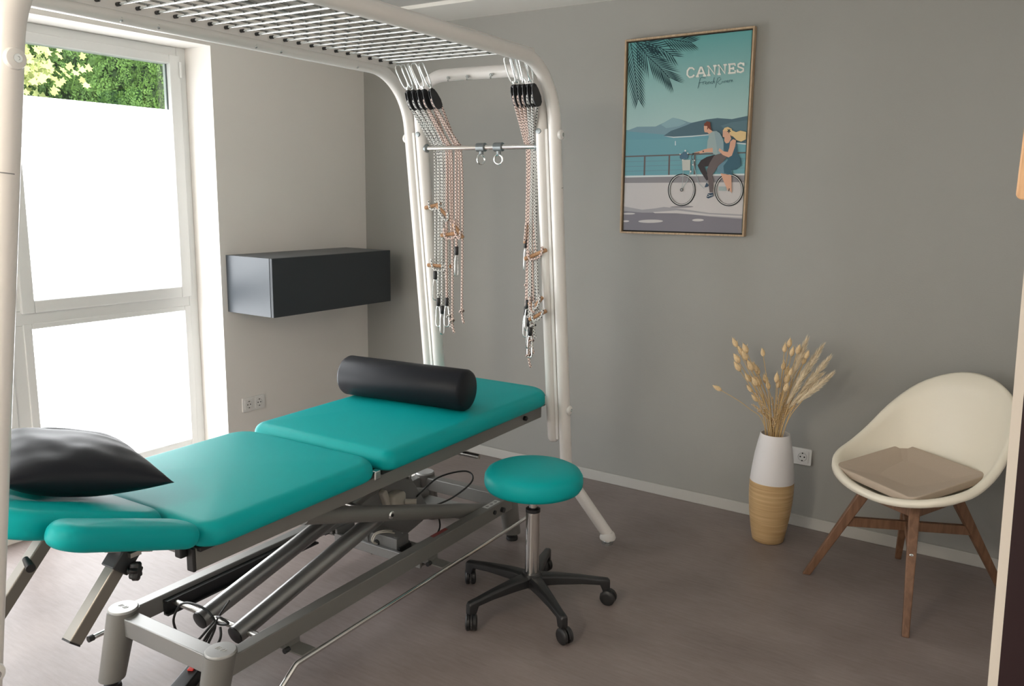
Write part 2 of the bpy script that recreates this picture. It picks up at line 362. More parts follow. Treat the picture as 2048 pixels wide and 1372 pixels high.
ART = ('sea:-316.5,41 316.5,38.6 316.5,-192 -316.5,-197|sea2:-316.5,-6.7 316.5,-20.3 316.5,-192 -316.5,-197|far:-314.2,37.2 -254,55.5 -153.5,52.5 -109.6,69 -6'
'1.6,92.1 -27.6,83.9 20.6,66.6 68.1,56.4 315.5,68.1 316.5,45.9 316.5,30.3 -102.9,11 -314.1,35.3|far2:-124,60.6 -61.6,92.1 -27.6,83.9 11.2,63.4 -26.5,48'
'.8 -94,41.9|hill:-107.6,4.9 -69.2,27.9 -26.2,40 11.6,52 39.7,62.5 113.8,74.8 168.7,79 241.1,70.6 316.5,82.3 316.5,82.3 316.5,-45.2 268.1,-37.9 135.1,2'
'.7 41.8,1.4 -53.8,-0.8|hill2:188.3,42.5 241.8,56.1 316.5,62 316.5,-3.6 280.1,-6.7 226.1,3|foam:-107.6,4.9 -53.7,-1.7 41.9,-0.4 130.4,4.5 130.6,0.2 42.'
'1,-4.7 -53.6,-6.1|foam:263.8,-39.5 316.5,-44.6 316.5,-50.6 263.9,-43.8|foam:-45.3,-23.1 -41.5,-21.4 -39.8,-43.6 -44.6,-43.6|rail2:-316.5,-120 316.5,-1'
'16 316.5,-114.3 -316.5,-118.1|rail2:-316.5,-144 316.5,-138.1 316.5,-136.4 -316.5,-142.2|rail2:-316.5,-168.2 316.5,-160.4 316.5,-158.7 -316.5,-166.3|ra'
'il:-211.2,-90.6 -210.5,-193 -201.3,-193.1 -202,-90.8|rail:-76.7,-92.1 -75.5,-192.7 -66.6,-192.8 -67.9,-92.3|rail:58,-93.5 59.7,-192.4 68.2,-192.5 66.5'
',-93.8|rail:-316.5,-95.5 316.5,-90.9 316.5,-85 -316.5,-89|foam:-316.5,-189.6 316.5,-185.9 316.5,-195.3 -316.5,-198.9|kerb:-316.5,-198.9 316.5,-193.7 3'
'16.5,-226.2 -316.5,-226.8|prom:-316.5,-226.8 316.5,-226.2 316.5,-396.8 -316.5,-360.5|kerb2:-316.5,-469.5 -316.5,-347.1 -212.6,-363.1 -141.7,-355.9 -91'
'.9,-347.4 -22.8,-353.2 149.8,-374 316.5,-379.6 316.5,-469.5|road:-316.5,-469.5 -316.5,-370 -212.3,-378 -22.1,-375.9 150.5,-391.8 316.5,-401.1 316.5,-4'
'69.5|prom:-151.3,-374.6 -22.4,-364 150.1,-381.1 316.5,-386.5 316.5,-395.2 150.4,-388.3 -22,-378.6 -141,-379.9|prom:-93.7,-419.1 -97,-421.7 -106.6,-424'
'.4 -121.6,-426.7 -140.6,-428.5 -161.9,-429.6 -183.2,-429.9 -202.7,-429.3 -218.2,-427.9 -228.2,-425.9 -231.7,-423.4 -228.3,-420.7 -218.4,-418.1 -203,-4'
'15.7 -183.7,-413.9 -162.3,-412.9 -141.1,-412.6 -122,-413.2 -106.8,-414.6 -97.1,-416.6|prom:123.1,-409.6 121.7,-411.6 117.5,-413.4 110.8,-415 102.4,-41'
'6.2 93.1,-416.8 83.7,-416.8 75.1,-416.2 68.3,-415 63.9,-413.4 62.4,-411.5 63.8,-409.5 68.1,-407.6 74.8,-406 83.2,-404.8 92.6,-404.2 102,-404.3 110.5,-'
'404.9 117.2,-406.1 121.5,-407.7|prom:-251.3,-383.7 -253,-385.2 -258,-386.6 -265.7,-387.9 -275.6,-388.8 -286.6,-389.3 -297.6,-389.4 -307.5,-389 -315.5,'
'-388.2 -316.5,-388 -316.5,-382.9 -315.6,-382.6 -307.7,-381.4 -297.8,-380.4 -286.8,-379.9 -275.8,-379.9 -265.9,-380.3 -258.1,-381.1 -253.1,-382.3|prom:'
'-283.7,-423.2 -284.6,-424.6 -287.2,-426 -291.4,-427.2 -296.6,-428.1 -302.4,-428.5 -308.3,-428.4 -313.6,-427.9 -316.5,-427.3 -316.5,-421 -313.8,-420.3 '
'-308.5,-419.4 -302.7,-419 -296.8,-419.1 -291.5,-419.6 -287.3,-420.5 -284.6,-421.7|palm:-306,469.5 -286.4,379.2 -282.4,379.4 -302,469.5|palm:-286.4,379'
'.2 -272,289.5 -268,289.7 -282.4,379.4|palm:-272,289.5 -254.4,190.3 -250.4,190.6 -268,289.7|palm:-304.1,465.4 -316.5,431.3 -316.5,427.7 -301.8,464.3|pa'
'lm:-303.8,464.2 -262.9,421.7 -218.8,382.3 -258.5,425.1 -302.1,465.5|palm:-300.3,447.8 -316.5,411.3 -316.5,404.5 -298,446.8|palm:-300,446.6 -260.4,404.'
'4 -217.4,365.3 -255.9,407.8 -298.2,447.9|palm:-296.4,430.1 -316.5,391 -316.5,357.9 -313.6,382.7 -294.2,429.2|palm:-296.2,429 -257.8,387.1 -216,348.2 -'
'253.2,390.5 -294.4,430.3|palm:-292.6,412.5 -314.6,367.9 -316.5,345.2 -316.5,329.8 -308.7,365.5 -290.3,411.6|palm:-292.4,411.4 -255.2,369.9 -214.5,331.'
'3 -250.6,373.1 -290.6,412.7|palm:-288.8,394.9 -309.8,350.7 -316.5,313.2 -316.5,309 -303.8,348.3 -286.5,393.9|palm:-288.6,393.8 -252.5,352.6 -213,314.3'
' -247.9,355.8 -286.7,395|palm:-285.1,377.3 -307.7,334.6 -316.5,295.3 -316.5,292.7 -301.8,332.1 -282.8,376.3|palm:-284.9,376.2 -252.3,334.1 -215.9,294.'
'6 -247.4,337 -283,377.3|palm:-282.3,359.6 -303.8,317.2 -316.5,275.7 -316.5,274.6 -297.9,314.8 -280,358.6|palm:-282.1,358.5 -250.6,316.8 -215.3,277.7 -'
'245.7,319.7 -280.2,359.6|palm:-279.4,341.8 -300,299.9 -316,255.7 -294.1,297.5 -277.2,340.9|palm:-279.3,340.8 -248.9,299.5 -214.7,260.8 -243.9,302.4 -2'
'77.3,341.9|palm:-276.6,324.1 -296.2,282.5 -311.1,238.8 -290.3,280.2 -274.3,323.2|palm:-276.5,323.1 -247.2,282.3 -214.1,243.9 -242.2,285.1 -274.5,324.2'
'|palm:-273.8,306.3 -292.4,265.2 -306.4,221.9 -286.4,263 -271.5,305.5|palm:-273.6,305.4 -245.5,265 -213.4,227.1 -240.4,267.8 -271.6,306.4|palm:-270.9,2'
'88.6 -287.9,247.6 -300,204.6 -281.8,245.5 -268.6,287.7|palm:-270.8,287.6 -243.1,248.1 -211.4,211 -238,250.9 -268.8,288.7|palm:-267.8,270.8 -283.8,230.'
'3 -295,187.8 -277.7,228.3 -265.4,270|palm:-267.6,269.9 -241,230.8 -210.4,194.1 -235.9,233.6 -265.6,270.9|palm:-264.6,253 -279.8,213 -290.1,171.1 -273.'
'7,211.1 -262.3,252.3|palm:-264.5,252.1 -238.9,213.6 -209.3,177.3 -233.7,216.3 -262.4,253.2|palm:-261.5,235.3 -275.7,195.7 -285.2,154.5 -269.6,193.9 -2'
'59.1,234.5|palm:-261.3,234.4 -236.8,196.3 -208.2,160.5 -231.6,199 -259.3,235.4|palm:-258.3,217.5 -270.4,182.9 -277.7,146.8 -264.3,181.2 -255.9,216.8|p'
'alm:-258.1,216.6 -237.5,183.2 -212.7,152 -232.2,185.8 -256.1,217.6|palm:-255.1,199.7 -265.2,170.5 -270.3,139.8 -259.1,168.8 -252.8,199|palm:-255,198.9'
' -238.3,170.4 -217.3,144.1 -232.9,173 -252.9,199.8|palm:-275.5,469.5 -214.2,399.5 -211.3,401.7 -270.7,469.5|palm:-214.2,399.5 -143.4,337.7 -140.7,340 '
'-211.3,401.7|palm:-143.4,337.7 -88.4,282 -85.6,284.2 -140.7,340|palm:-270.5,465.3 -266.8,399.4 -258.1,333.1 -260.6,399.2 -268.1,465.2|palm:-269.6,464.'
'3 -198,439.3 -126.4,418.8 -196.5,444.4 -269,466.2|palm:-260.2,453.4 -255.6,388.3 -245.9,322.9 -249.4,388.2 -257.8,453.4|palm:-259.3,452.4 -188.9,427.1'
' -118.5,406.2 -187.3,432.1 -258.7,454.4|palm:-249.8,441.6 -244.3,377.3 -233.8,312.7 -238.1,377.2 -247.4,441.6|palm:-249,440.6 -179.9,414.9 -110.6,393.'
'6 -178.2,419.9 -248.3,442.6|palm:-239.5,429.8 -233.2,366.2 -221.8,302.6 -227,366.3 -237.1,429.8|palm:-238.6,428.8 -170.8,402.8 -102.7,381.1 -169.1,407'
'.8 -238,430.8|palm:-229.2,418 -222,355.3 -209.9,292.5 -215.9,355.4 -226.8,418|palm:-228.4,417 -161.8,390.7 -94.8,368.7 -160,395.6 -227.6,419|palm:-218'
'.9,406.2 -210.9,344.3 -198,282.4 -204.8,344.5 -216.5,406.3|palm:-218.1,405.3 -152.7,378.6 -86.9,356.3 -150.9,383.6 -217.3,407.2|palm:-207.7,395 -189,3'
'34.8 -165.6,275.6 -183.2,336 -205.4,395.4|palm:-206.8,394.2 -140,375.5 -73.4,361.3 -138.9,380.7 -206.4,396.2|palm:-195.8,384.5 -176.5,325.4 -152.6,267'
'.2 -170.7,326.6 -193.5,385|palm:-194.9,383.7 -129.2,364.7 -63.7,350 -128.1,369.8 -194.4,385.8|palm:-183.9,374.1 -164.1,315.9 -139.7,258.8 -158.3,317.2'
' -181.6,374.6|palm:-183,373.4 -118.6,353.9 -54.2,338.8 -117.3,359 -182.5,375.4|palm:-172,363.7 -151.7,306.5 -126.8,250.5 -146,307.9 -169.7,364.2|palm:'
'-171.1,363 -107.9,343.1 -44.6,327.7 -106.6,348.2 -170.6,365|palm:-160.1,353.4 -139.4,297.1 -114.1,242.2 -133.7,298.6 -157.9,353.9|palm:-159.3,352.6 -9'
'7.2,332.4 -35.1,316.6 -95.9,337.5 -158.7,354.6|palm:-148.3,343 -127.1,287.8 -101.4,233.9 -121.5,289.3 -146.1,343.6|palm:-147.5,342.3 -86.6,321.7 -25.6'
',305.5 -85.2,326.8 -146.9,344.3|palm:-137,332.4 -120.2,277.1 -98.7,222.9 -114.4,278.3 -134.8,332.8|palm:-136.3,331.6 -78.2,306.6 -19.4,285.9 -76.2,311'
'.5 -135.5,333.5|palm:-126.1,321.3 -108.8,267 -86.9,213.8 -103,268.2 -123.9,321.8|palm:-125.4,320.6 -68.5,295.4 -10.8,274.5 -66.5,300.3 -124.6,322.5|pa'
'lm:-115.2,310.3 -97.5,257.3 -75.3,205.4 -91.8,258.6 -113,310.8|palm:-114.5,309.6 -59.2,284.4 -2.9,263.3 -57.1,289.2 -113.7,311.5|palm:-104.3,299.3 -88'
'.6,253.4 -68.3,208.5 -82.9,254.7 -102.1,299.8|palm:-103.7,298.6 -56,276 -7.1,257.5 -53.8,280.8 -102.8,300.5|palm:-93.5,288.3 -79.8,249.2 -61.5,211.3 -'
'74.2,250.6 -91.3,288.9|palm:-92.8,287.7 -52.6,267.8 -10.9,251.9 -50.3,272.6 -92,289.5|palm:-234.9,469.5 -235.2,468.9 -135.8,426.3 -134.2,429.3 -227.7,'
'469.5|palm:-135.8,426.3 -72.1,384.5 -70,387.2 -134.2,429.3|palm:-225.9,465.9 -198.7,422.3 -167.4,380.7 -193.5,424.6 -223.9,466.8|palm:-224.5,465.3 -18'
'7.6,469.5 -197.7,469.5 -225.2,467.4|palm:-206.7,457.7 -179.1,415.7 -147.6,376 -174.1,418.2 -204.7,458.6|palm:-205.4,457.1 -154.7,462.5 -111.5,469.5 -1'
'23.3,469.5 -156.3,467.8 -206,459.2|palm:-187.5,449.4 -159.8,409.2 -128.1,371.2 -154.8,411.8 -185.6,450.4|palm:-186.3,448.9 -136.9,453 -89.2,461.3 -138'
'.3,458.3 -186.9,451|palm:-168.5,441.2 -140.5,402.7 -108.8,366.5 -135.7,405.4 -166.6,442.3|palm:-167.3,440.7 -119.2,443.6 -72.7,450.7 -120.5,448.9 -167'
'.8,442.8|palm:-149.5,433.1 -121.5,396.2 -89.8,361.8 -116.8,399 -147.7,434.2|palm:-148.4,432.6 -101.6,434.3 -56.3,440.2 -102.7,439.6 -148.8,434.7|palm:'
'-131.3,424.3 -111.2,385.4 -86.9,348.3 -105.9,387.4 -129.2,425.1|palm:-130.3,423.6 -84.6,415.9 -39.2,412.5 -84.4,421.2 -130.2,425.7|palm:-114.3,413.1 -'
'93.8,375.8 -69.3,340.4 -88.6,378 -112.2,413.9|palm:-113.3,412.5 -69.2,404 -25.3,399.9 -68.9,409.3 -113.2,414.6|palm:-97.3,402 -76.6,366.3 -51.9,332.5 '
'-71.5,368.5 -95.3,402.9|palm:-96.4,401.4 -53.9,392.2 -11.5,387.4 -53.4,397.5 -96.2,403.5|palm:-80.4,390.9 -63.8,363 -43.2,337.2 -58.8,365.4 -78.5,391.'
'8|palm:-79.6,390.4 -46.5,382.1 -13.1,378.1 -45.8,387.3 -79.3,392.4|palm:-111.2,469.5 -49.8,455.3 -49.3,458.7 -96,469.5|palm:-49.8,455.3 21.2,439.3 21.'
'7,442.6 -49.3,458.7|palm:-128.8,469.5 -97.2,435 -60.9,397.8 -92.7,438 -126.9,469.5|palm:-40.9,469.5 -40.9,469.5 -40.9,469.5|palm:-114.5,469.5 -82.8,43'
'3.4 -46.8,398 -78.4,436.5 -112.6,469.5|palm:-41.9,469.5 -28.1,469.3 -42.9,469.5|palm:-100.9,468.1 -68.5,431.8 -32.8,398.3 -64.2,435 -99.2,469.3|palm:-'
'100.5,469.5 -99.4,467.7 -60.4,469.5 -39.9,469.5 -15.5,469.2 -41.6,469.5|palm:-86.4,464.7 -54.3,430.1 -19.1,398.5 -50.1,433.4 -84.7,466|palm:-85,464.4 '
'-42.7,469.5 -3,469 -38.4,469.5 -46.7,469.5 -86.1,466.3|palm:-71.9,461.3 -40.2,428.5 -5.5,398.6 -36.2,431.9 -70.3,462.6|palm:-70.6,461 -29.5,469.3 9.4,'
'468.8 -32.1,469.4 -71.7,462.9|palm:-57.5,458 -26.3,426.8 7.9,398.7 -22.4,430.3 -56,459.3|palm:-56.2,457.7 -16.3,469.2 21.6,468.7 -18.8,469.2 -57.3,459'
'.6|palm:-43.2,454.7 -12.3,425.4 21.5,399.1 -8.5,429 -41.7,456.1|palm:-41.9,454.4 -3.2,465.3 33.4,468.5 -5.7,469 -42.9,456.4|palm:-28.9,451.5 1.4,423.8'
' 34.5,399.2 5.1,427.4 -27.4,452.9|palm:-27.7,451.2 9.9,460.8 45.3,468.4 7.5,465.8 -28.6,453.1|palm:-14.6,448.2 15,422.1 47.4,399.2 18.6,425.9 -13.2,44'
'9.7|palm:-13.5,448 23,456.4 57.2,468.2 20.7,461.4 -14.4,449.9|palm:-0.4,445 27.7,421.1 58.4,400.4 31.2,424.9 1,446.5|palm:0.7,444.8 35,451.8 67.2,462.'
'8 32.8,456.9 -0.1,446.8|palm:13.8,441.8 35.8,423.3 60.5,408.1 39.2,427.2 15.1,443.3|palm:14.8,441.6 41.8,446.1 67,454.8 39.8,451.3 14,443.6|palm:-277.'
'6,469.5 -214.7,451.5 -213.7,454.8 -265.2,469.5|palm:-214.7,451.5 -165,430.2 -163.7,433.4 -213.7,454.8|palm:-287.9,469.5 -261.2,439 -228,406.5 -256.5,4'
'42.1 -285.4,469.5|palm:-269.4,469.5 -270.9,468.5 -240.9,434.9 -207.5,404.1 -236.4,438.1 -268.9,469.5|palm:-270.2,469.5 -269.5,468.1 -253.6,469.5|palm:'
'-251,462.8 -220.8,430.8 -187.3,401.7 -216.5,434.2 -249.3,464.1|palm:-249.7,462.4 -214,469.5 -222.1,469.5 -250.6,464.5|palm:-231.3,457.1 -200.9,426.7 -'
'167.3,399.3 -196.7,430.3 -229.6,458.5|palm:-230.1,456.8 -188.6,463.7 -156.7,469.5 -179.7,469.5 -190.6,469 -230.9,458.8|palm:-211.9,451.2 -186.1,419.1 '
'-156.7,389.6 -181.4,422.1 -210.1,452.4|palm:-210.8,450.7 -168.9,450.7 -128.3,454.9 -169.9,456.1 -211.2,452.8|palm:-193.2,443.2 -167.1,412.6 -137.5,384'
'.7 -162.6,415.8 -191.4,444.4|palm:-192.1,442.7 -151.3,441.5 -111.6,444.5 -152.1,446.9 -192.4,444.8|palm:-174.5,435.1 -152.5,410.5 -127.2,388.6 -148.2,'
'413.8 -172.8,436.4|palm:-173.5,434.7 -140.1,432.5 -107.3,434.5 -140.6,437.8 -173.8,436.8|shade:46.4,313.5 34.9,323.6 32.3,316.5 40.8,308.3|shade:34.9,'
'323.6 16,324.2 20.4,317.3 32.3,316.5|shade:16,324.2 4.4,309.6 12.6,306.7 20.4,317.3|shade:4.4,309.6 4.3,288.7 12.3,290.4 12.6,306.7|shade:4.3,288.7 18'
'.3,273.7 21.2,280.7 12.3,290.4|shade:18.3,273.7 37,274.8 33.2,282 21.2,280.7|shade:37,274.8 47.5,283.5 41.4,289.4 33.2,282|title:43.7,315.5 32.3,325.5'
' 30.1,319.2 38.7,310.9|title:32.3,325.5 13.8,326.1 17.8,320 30.1,319.2|title:13.8,326.1 2.4,311.7 9.7,309.2 17.8,320|title:2.4,311.7 2.3,291.1 9.4,292'
'.6 9.7,309.2|title:2.3,291.1 16.1,276.4 18.6,282.6 9.4,292.6|title:16.1,276.4 34.4,277.5 31,283.9 18.6,282.6|title:34.4,277.5 44.7,286.1 39.4,291.4 31'
',283.9|shade:63.6,276.8 79.5,319.2 71.8,322.8 55.6,280|shade:79.5,319.2 76.1,319.6 83.5,322.5 71.8,322.8|shade:76.1,319.6 95.1,277.9 102.7,280.3 83.5,'
'322.5|shade:66.9,288.5 91.7,288.9 90.7,296.6 65.9,296.2|shade:53.9,274.4 68.4,274.7 67.4,282.4 52.9,282.1|shade:90.1,275.1 105.6,275.4 104.6,283.1 89.'
'1,282.8|title:60.8,279.3 76.7,321.7 69.8,324.9 53.7,282.1|title:76.7,321.7 74.1,322 80.7,324.6 69.8,324.9|title:74.1,322 93.1,280.3 99.9,282.4 80.7,32'
'4.6|title:64.4,291.2 89.2,291.6 88.3,298.4 63.5,298.1|title:51.4,277.1 66,277.4 65.1,284.3 50.5,284|title:87.7,277.8 103.1,278.1 102.2,284.9 86.8,284.'
'6|shade:122.3,279.2 117.2,316.8 115.9,324.4 114.1,279.7|shade:117.2,316.8 148.6,277.1 147.3,284.7 115.9,324.4|shade:148.6,277.1 150.4,321.6 142.2,322.'
'1 147.3,284.7|shade:110.6,275.5 126.7,275.8 125.7,283.4 109.6,283.1|shade:109,317.1 118.5,317.3 117.5,324.9 108,324.8|shade:139.3,317.5 156.2,317.7 15'
'5.2,325.3 138.3,325.1|title:119.5,281.5 114.8,319.5 113.6,326.2 112.1,281.9|title:114.8,319.5 146.1,279.8 145,286.5 113.6,326.2|title:146.1,279.8 147.'
'6,323.9 140.3,324.4 145,286.5|title:108.2,278.2 124.3,278.5 123.4,285.3 107.3,285|title:106.6,319.8 116.1,319.9 115.2,326.7 105.7,326.6|title:136.9,32'
'0.2 153.8,320.4 152.9,327.2 136,327|shade:174.1,280.1 169,317.5 167.7,325 165.9,280.6|shade:169,317.5 198.8,278 197.6,285.6 167.7,325|shade:198.8,278 '
'200.5,322.2 192.5,322.8 197.6,285.6|shade:162.8,276.5 178.1,276.7 177.1,284.3 161.8,284.1|shade:161.2,317.8 170.2,317.9 169.2,325.5 160.2,325.4|shade:'
'189.9,318.2 205.9,318.4 204.9,325.9 188.9,325.7|title:171.3,282.4 166.6,320.1 165.4,326.8 164,282.9|title:166.6,320.1 196.4,280.7 195.3,287.4 165.4,32'
'6.8|title:196.4,280.7 197.8,324.5 190.6,325 195.3,287.4|title:160.4,279.1 175.8,279.4 174.9,286.1 159.6,285.9|title:158.8,320.5 167.8,320.6 166.9,327.'
'3 157.9,327.2|title:187.5,320.8 203.6,321 202.7,327.7 186.6,327.5|shade:249.7,313.4 246,326.2 244.7,319 241.8,313.9|shade:246,326.2 211.8,326 212.8,31'
'8.5 244.7,319|shade:214.9,322.6 216.6,282 224.7,281.5 222.9,322|shade:214.5,277.9 249.6,278.7 246.2,285.8 213.5,285.4|shade:249.6,278.7 251.4,292.3 24'
'3.5,292.8 246.2,285.8|shade:220.3,298.3 239,298.6 238,306.1 219.3,305.8|shade:242.7,295.8 242.2,308.4 234.2,308.9 234.8,296.3|title:247,315.7 243.6,32'
'8.1 242.5,321.7 239.9,316.1|title:243.6,328.1 209.5,327.8 210.4,321.1 242.5,321.7|title:213,324.8 214.8,284.2 221.9,283.8 220.2,324.3|title:212.1,280.'
'5 247.1,281.3 244.1,287.6 211.2,287.2|title:247.1,281.3 248.7,294.6 241.6,295 244.1,287.6|title:217.9,300.9 236.6,301.2 235.7,307.9 217,307.6|title:24'
'0,298 239.4,310.6 232.4,311.1 232.9,298.5|shade:289.5,313.5 286,322.7 281.2,317.3 282,312.2|shade:286,322.7 271.7,327.6 273.1,320.1 281.2,317.3|shade:'
'271.7,327.6 257.5,320.7 264.3,316.1 273.1,320.1|shade:257.5,320.7 258.3,306 264.4,310.1 264.3,316.1|shade:258.3,306 272.1,299.5 274.6,306.3 264.4,310.'
'1|shade:272.1,299.5 283.5,295.6 289.4,299.8 274.6,306.3|shade:283.5,295.6 283.6,289.3 290.2,284.6 289.4,299.8|shade:283.6,289.3 273.7,285.1 275,277.6 '
'290.2,284.6|shade:273.7,285.1 264,288.4 259.2,282.9 275,277.6|shade:264,288.4 262.8,294.4 255.2,293 259.2,282.9|shade:290.8,310.8 290.3,323.8 282.4,32'
'4.3 283,311.4|shade:263.5,281.3 262.9,295.2 255,295.7 255.6,281.8|title:286.8,315.7 283.4,324.6 279.2,319.8 280.1,314.5|title:283.4,324.6 269.5,329.4 '
'270.8,322.8 279.2,319.8|title:269.5,329.4 255.6,322.6 261.6,318.5 270.8,322.8|title:255.6,322.6 256.3,308.5 261.8,312.1 261.6,318.5|title:256.3,308.5 '
'270,302.1 272.2,308.1 261.8,312.1|title:270,302.1 281.5,298 286.8,301.8 272.2,308.1|title:281.5,298 281.7,291.3 287.6,287.1 286.8,301.8|title:281.7,29'
'1.3 271.4,286.9 272.6,280.3 287.6,287.1|title:271.4,286.9 261.4,290.3 257.2,285.4 272.6,280.3|title:261.4,290.3 260.1,296.5 253.4,295.3 257.2,285.4|ti'
'tle:288.1,313.1 287.5,326 280.5,326.5 281.1,313.5|title:260.8,283.6 260.2,297.5 253.1,297.9 253.7,284|ink:64.9,223.5 75.2,268.9 73.1,269.7 62.7,224.1|'
'ink:75.2,268.9 80.5,273 80.3,275 73.1,269.7|ink:80.5,273 101.6,268.4 101.9,270.3 80.3,275|ink:66.8,247.4 90.7,250.3 90.3,252.3 66.3,249.4|ink:90.1,240'
'.9 92.3,252.3 90.4,253.6 87.9,241.4|ink:92.3,252.3 99.9,253.2 99.3,255.2 90.4,253.6|ink:100.7,243.1 110,249.9 107.9,250.6 99.3,244.8|ink:110,249.9 102'
'.7,254.9 103.8,253.1 107.9,250.6|ink:102.7,254.9 97.9,245.5 100.1,245.9 103.8,253.1|ink:97.9,245.5 107.8,239.1 107.2,241.2 100.1,245.9|ink:107.8,239.1'
' 115.4,247.6 113.6,248.9 107.2,241.2|ink:115.9,239.5 118,250.9 116.2,252.1 113.8,240|ink:118,250.9 122.6,250.7 124.5,251.5 116.2,252.1|ink:122.6,250.7'
' 122.4,240.2 123.7,241.7 124.5,251.5|ink:122.4,240.2 129.2,246.8 127.3,248.1 123.7,241.7|ink:136,251.4 128.2,249.7 130,248.5 136.6,249.4|ink:128.2,249'
'.7 128.8,239.9 130.1,241.4 130,248.5|ink:128.8,239.9 137.1,242.7 136.1,244.6 130.1,241.4|ink:139.6,239.8 145.7,268.8 143.7,269.8 137.5,240.4|ink:145.7'
',268.8 140.9,246.7 143,246.7 143.7,269.8|ink:140.9,246.7 146.4,251.6 147.9,253 143,246.7|ink:146.4,251.6 146.5,241.4 148.7,241.2 147.9,253|ink:153.1,2'
'20.5 162.2,263.7 160.2,264.6 151,221.1|ink:162.2,263.7 169.9,267.7 170.2,269.6 160.2,264.6|ink:169.9,267.7 178.4,260.1 180.4,259.3 170.2,269.6|ink:178'
'.4,260.1 160.9,245.9 163,245.2 180.4,259.3|ink:160.9,245.9 173,233.9 173.5,235.8 163,245.2|ink:173,233.9 182.6,238.5 181.4,240.3 173.5,235.8|ink:184.9'
',239 187.2,248.9 185.1,249.5 182.8,239.6|ink:189.6,248.8 194.1,238.6 193.4,240.6 191.7,249.2|ink:194.1,238.6 200.5,250.5 198.5,251.5 193.4,240.6|ink:2'
'04.6,240.4 206.8,250.3 204.7,250.9 202.5,241|ink:211.3,242 217.7,247.2 215.6,247.8 209.8,243.6|ink:217.7,247.2 212.5,252.9 213.2,250.9 215.6,247.8|ink'
':212.5,252.9 207.6,245.3 209.7,245.6 213.2,250.9|ink:207.6,245.3 215.4,239.2 216.7,240.8 209.7,245.6|ink:221.5,241.2 222.7,250.8 220.9,252 219.4,241.6'
'|ink:222.7,250.8 227.3,250.9 226.9,252.9 220.9,252|ink:234.6,252.4 227.2,249 229.1,248 235.6,250.5|ink:227.2,249 230.7,240.8 229.7,242.6 229.1,248|ink'
':230.7,240.8 235.4,250.5 234.8,252.4 229.7,242.6|ink:235.4,250.5 236.2,242.8 238.3,243.1 234.8,252.4|kerb:67,-345.1 64,-346.4 55.4,-347.8 41.9,-349.1 '
'24.7,-350.1 5.6,-350.8 -13.6,-351 -31,-350.8 -44.9,-350.1 -53.9,-349.1 -57,-347.8 -54,-346.4 -45.1,-345 -31.2,-343.7 -13.9,-342.7 5.3,-342.1 24.4,-341'
'.9 41.6,-342.1 55.2,-342.8 63.9,-343.8|bikef:192.6,-266.6 229.2,-267.9 229.4,-247 192.8,-245.6|tyre:74.6,-261.7 74.1,-274 68.9,-273.3 69.3,-261.7|tyre'
':74.1,-274 71.9,-286.2 66.8,-284.7 68.9,-273.3|tyre:71.9,-286.2 68,-297.7 63.2,-295.5 66.8,-284.7|tyre:68,-297.7 62.5,-308.4 58.1,-305.5 63.2,-295.5|t'
'yre:62.5,-308.4 55.4,-318 51.5,-314.6 58.1,-305.5|tyre:55.4,-318 47.1,-326.3 43.8,-322.3 51.5,-314.6|tyre:47.1,-326.3 37.5,-333 34.9,-328.6 43.8,-322.'
'3|tyre:37.5,-333 27.1,-338.1 25.3,-333.3 34.9,-328.6|tyre:27.1,-338.1 16,-341.2 15,-336.3 25.3,-333.3|tyre:16,-341.2 4.6,-342.5 4.4,-337.4 15,-336.3|t'
'yre:4.6,-342.5 -7,-341.7 -6.3,-336.7 4.4,-337.4|tyre:-7,-341.7 -18.4,-339 -16.8,-334.2 -6.3,-336.7|tyre:-18.4,-339 -29.3,-334.4 -26.9,-329.8 -16.8,-33'
'4.2|tyre:-29.3,-334.4 -39.4,-328 -36.4,-323.8 -26.9,-329.8|tyre:-39.4,-328 -48.6,-320 -44.8,-316.3 -36.4,-323.8|tyre:-48.6,-320 -56.5,-310.5 -52.2,-30'
'7.4 -44.8,-316.3|tyre:-56.5,-310.5 -63,-299.8 -58.1,-297.4 -52.2,-307.4|tyre:-63,-299.8 -67.8,-288.2 -62.7,-286.5 -58.1,-297.4|tyre:-67.8,-288.2 -71,-'
'275.9 -65.6,-275.1 -62.7,-286.5|tyre:-71,-275.9 -72.3,-263.3 -66.8,-263.3 -65.6,-275.1|tyre:-72.3,-263.3 -71.8,-250.7 -66.3,-251.5 -66.8,-263.3|tyre:-'
'71.8,-250.7 -69.4,-238.4 -64.1,-240 -66.3,-251.5|tyre:-69.4,-238.4 -65.3,-226.8 -60.3,-229 -64.1,-240|tyre:-65.3,-226.8 -59.5,-216 -55,-219 -60.3,-229'
'|tyre:-59.5,-216 -52.2,-206.4 -48.3,-210 -55,-219|tyre:-52.2,-206.4 -43.7,-198.2 -40.3,-202.3 -48.3,-210|tyre:-43.7,-198.2 -34,-191.7 -31.3,-196.2 -40'
'.3,-202.3|tyre:-34,-191.7 -23.4,-186.9 -21.6,-191.7 -31.3,-196.2|tyre:-23.4,-186.9 -12.3,-184 -11.3,-188.9 -21.6,-191.7|tyre:-12.3,-184 -0.8,-183 -0.7'
',-188 -11.3,-188.9|tyre:-0.8,-183 10.6,-183.9 10,-188.9 -0.7,-188|tyre:10.6,-183.9 21.9,-186.8 20.4,-191.6 10,-188.9|tyre:21.9,-186.8 32.6,-191.6 30.3'
',-196 20.4,-191.6|tyre:32.6,-191.6 42.5,-198 39.5,-202 30.3,-196|tyre:42.5,-198 51.4,-206 47.8,-209.6 39.5,-202|tyre:51.4,-206 59.1,-215.4 54.9,-218.3'
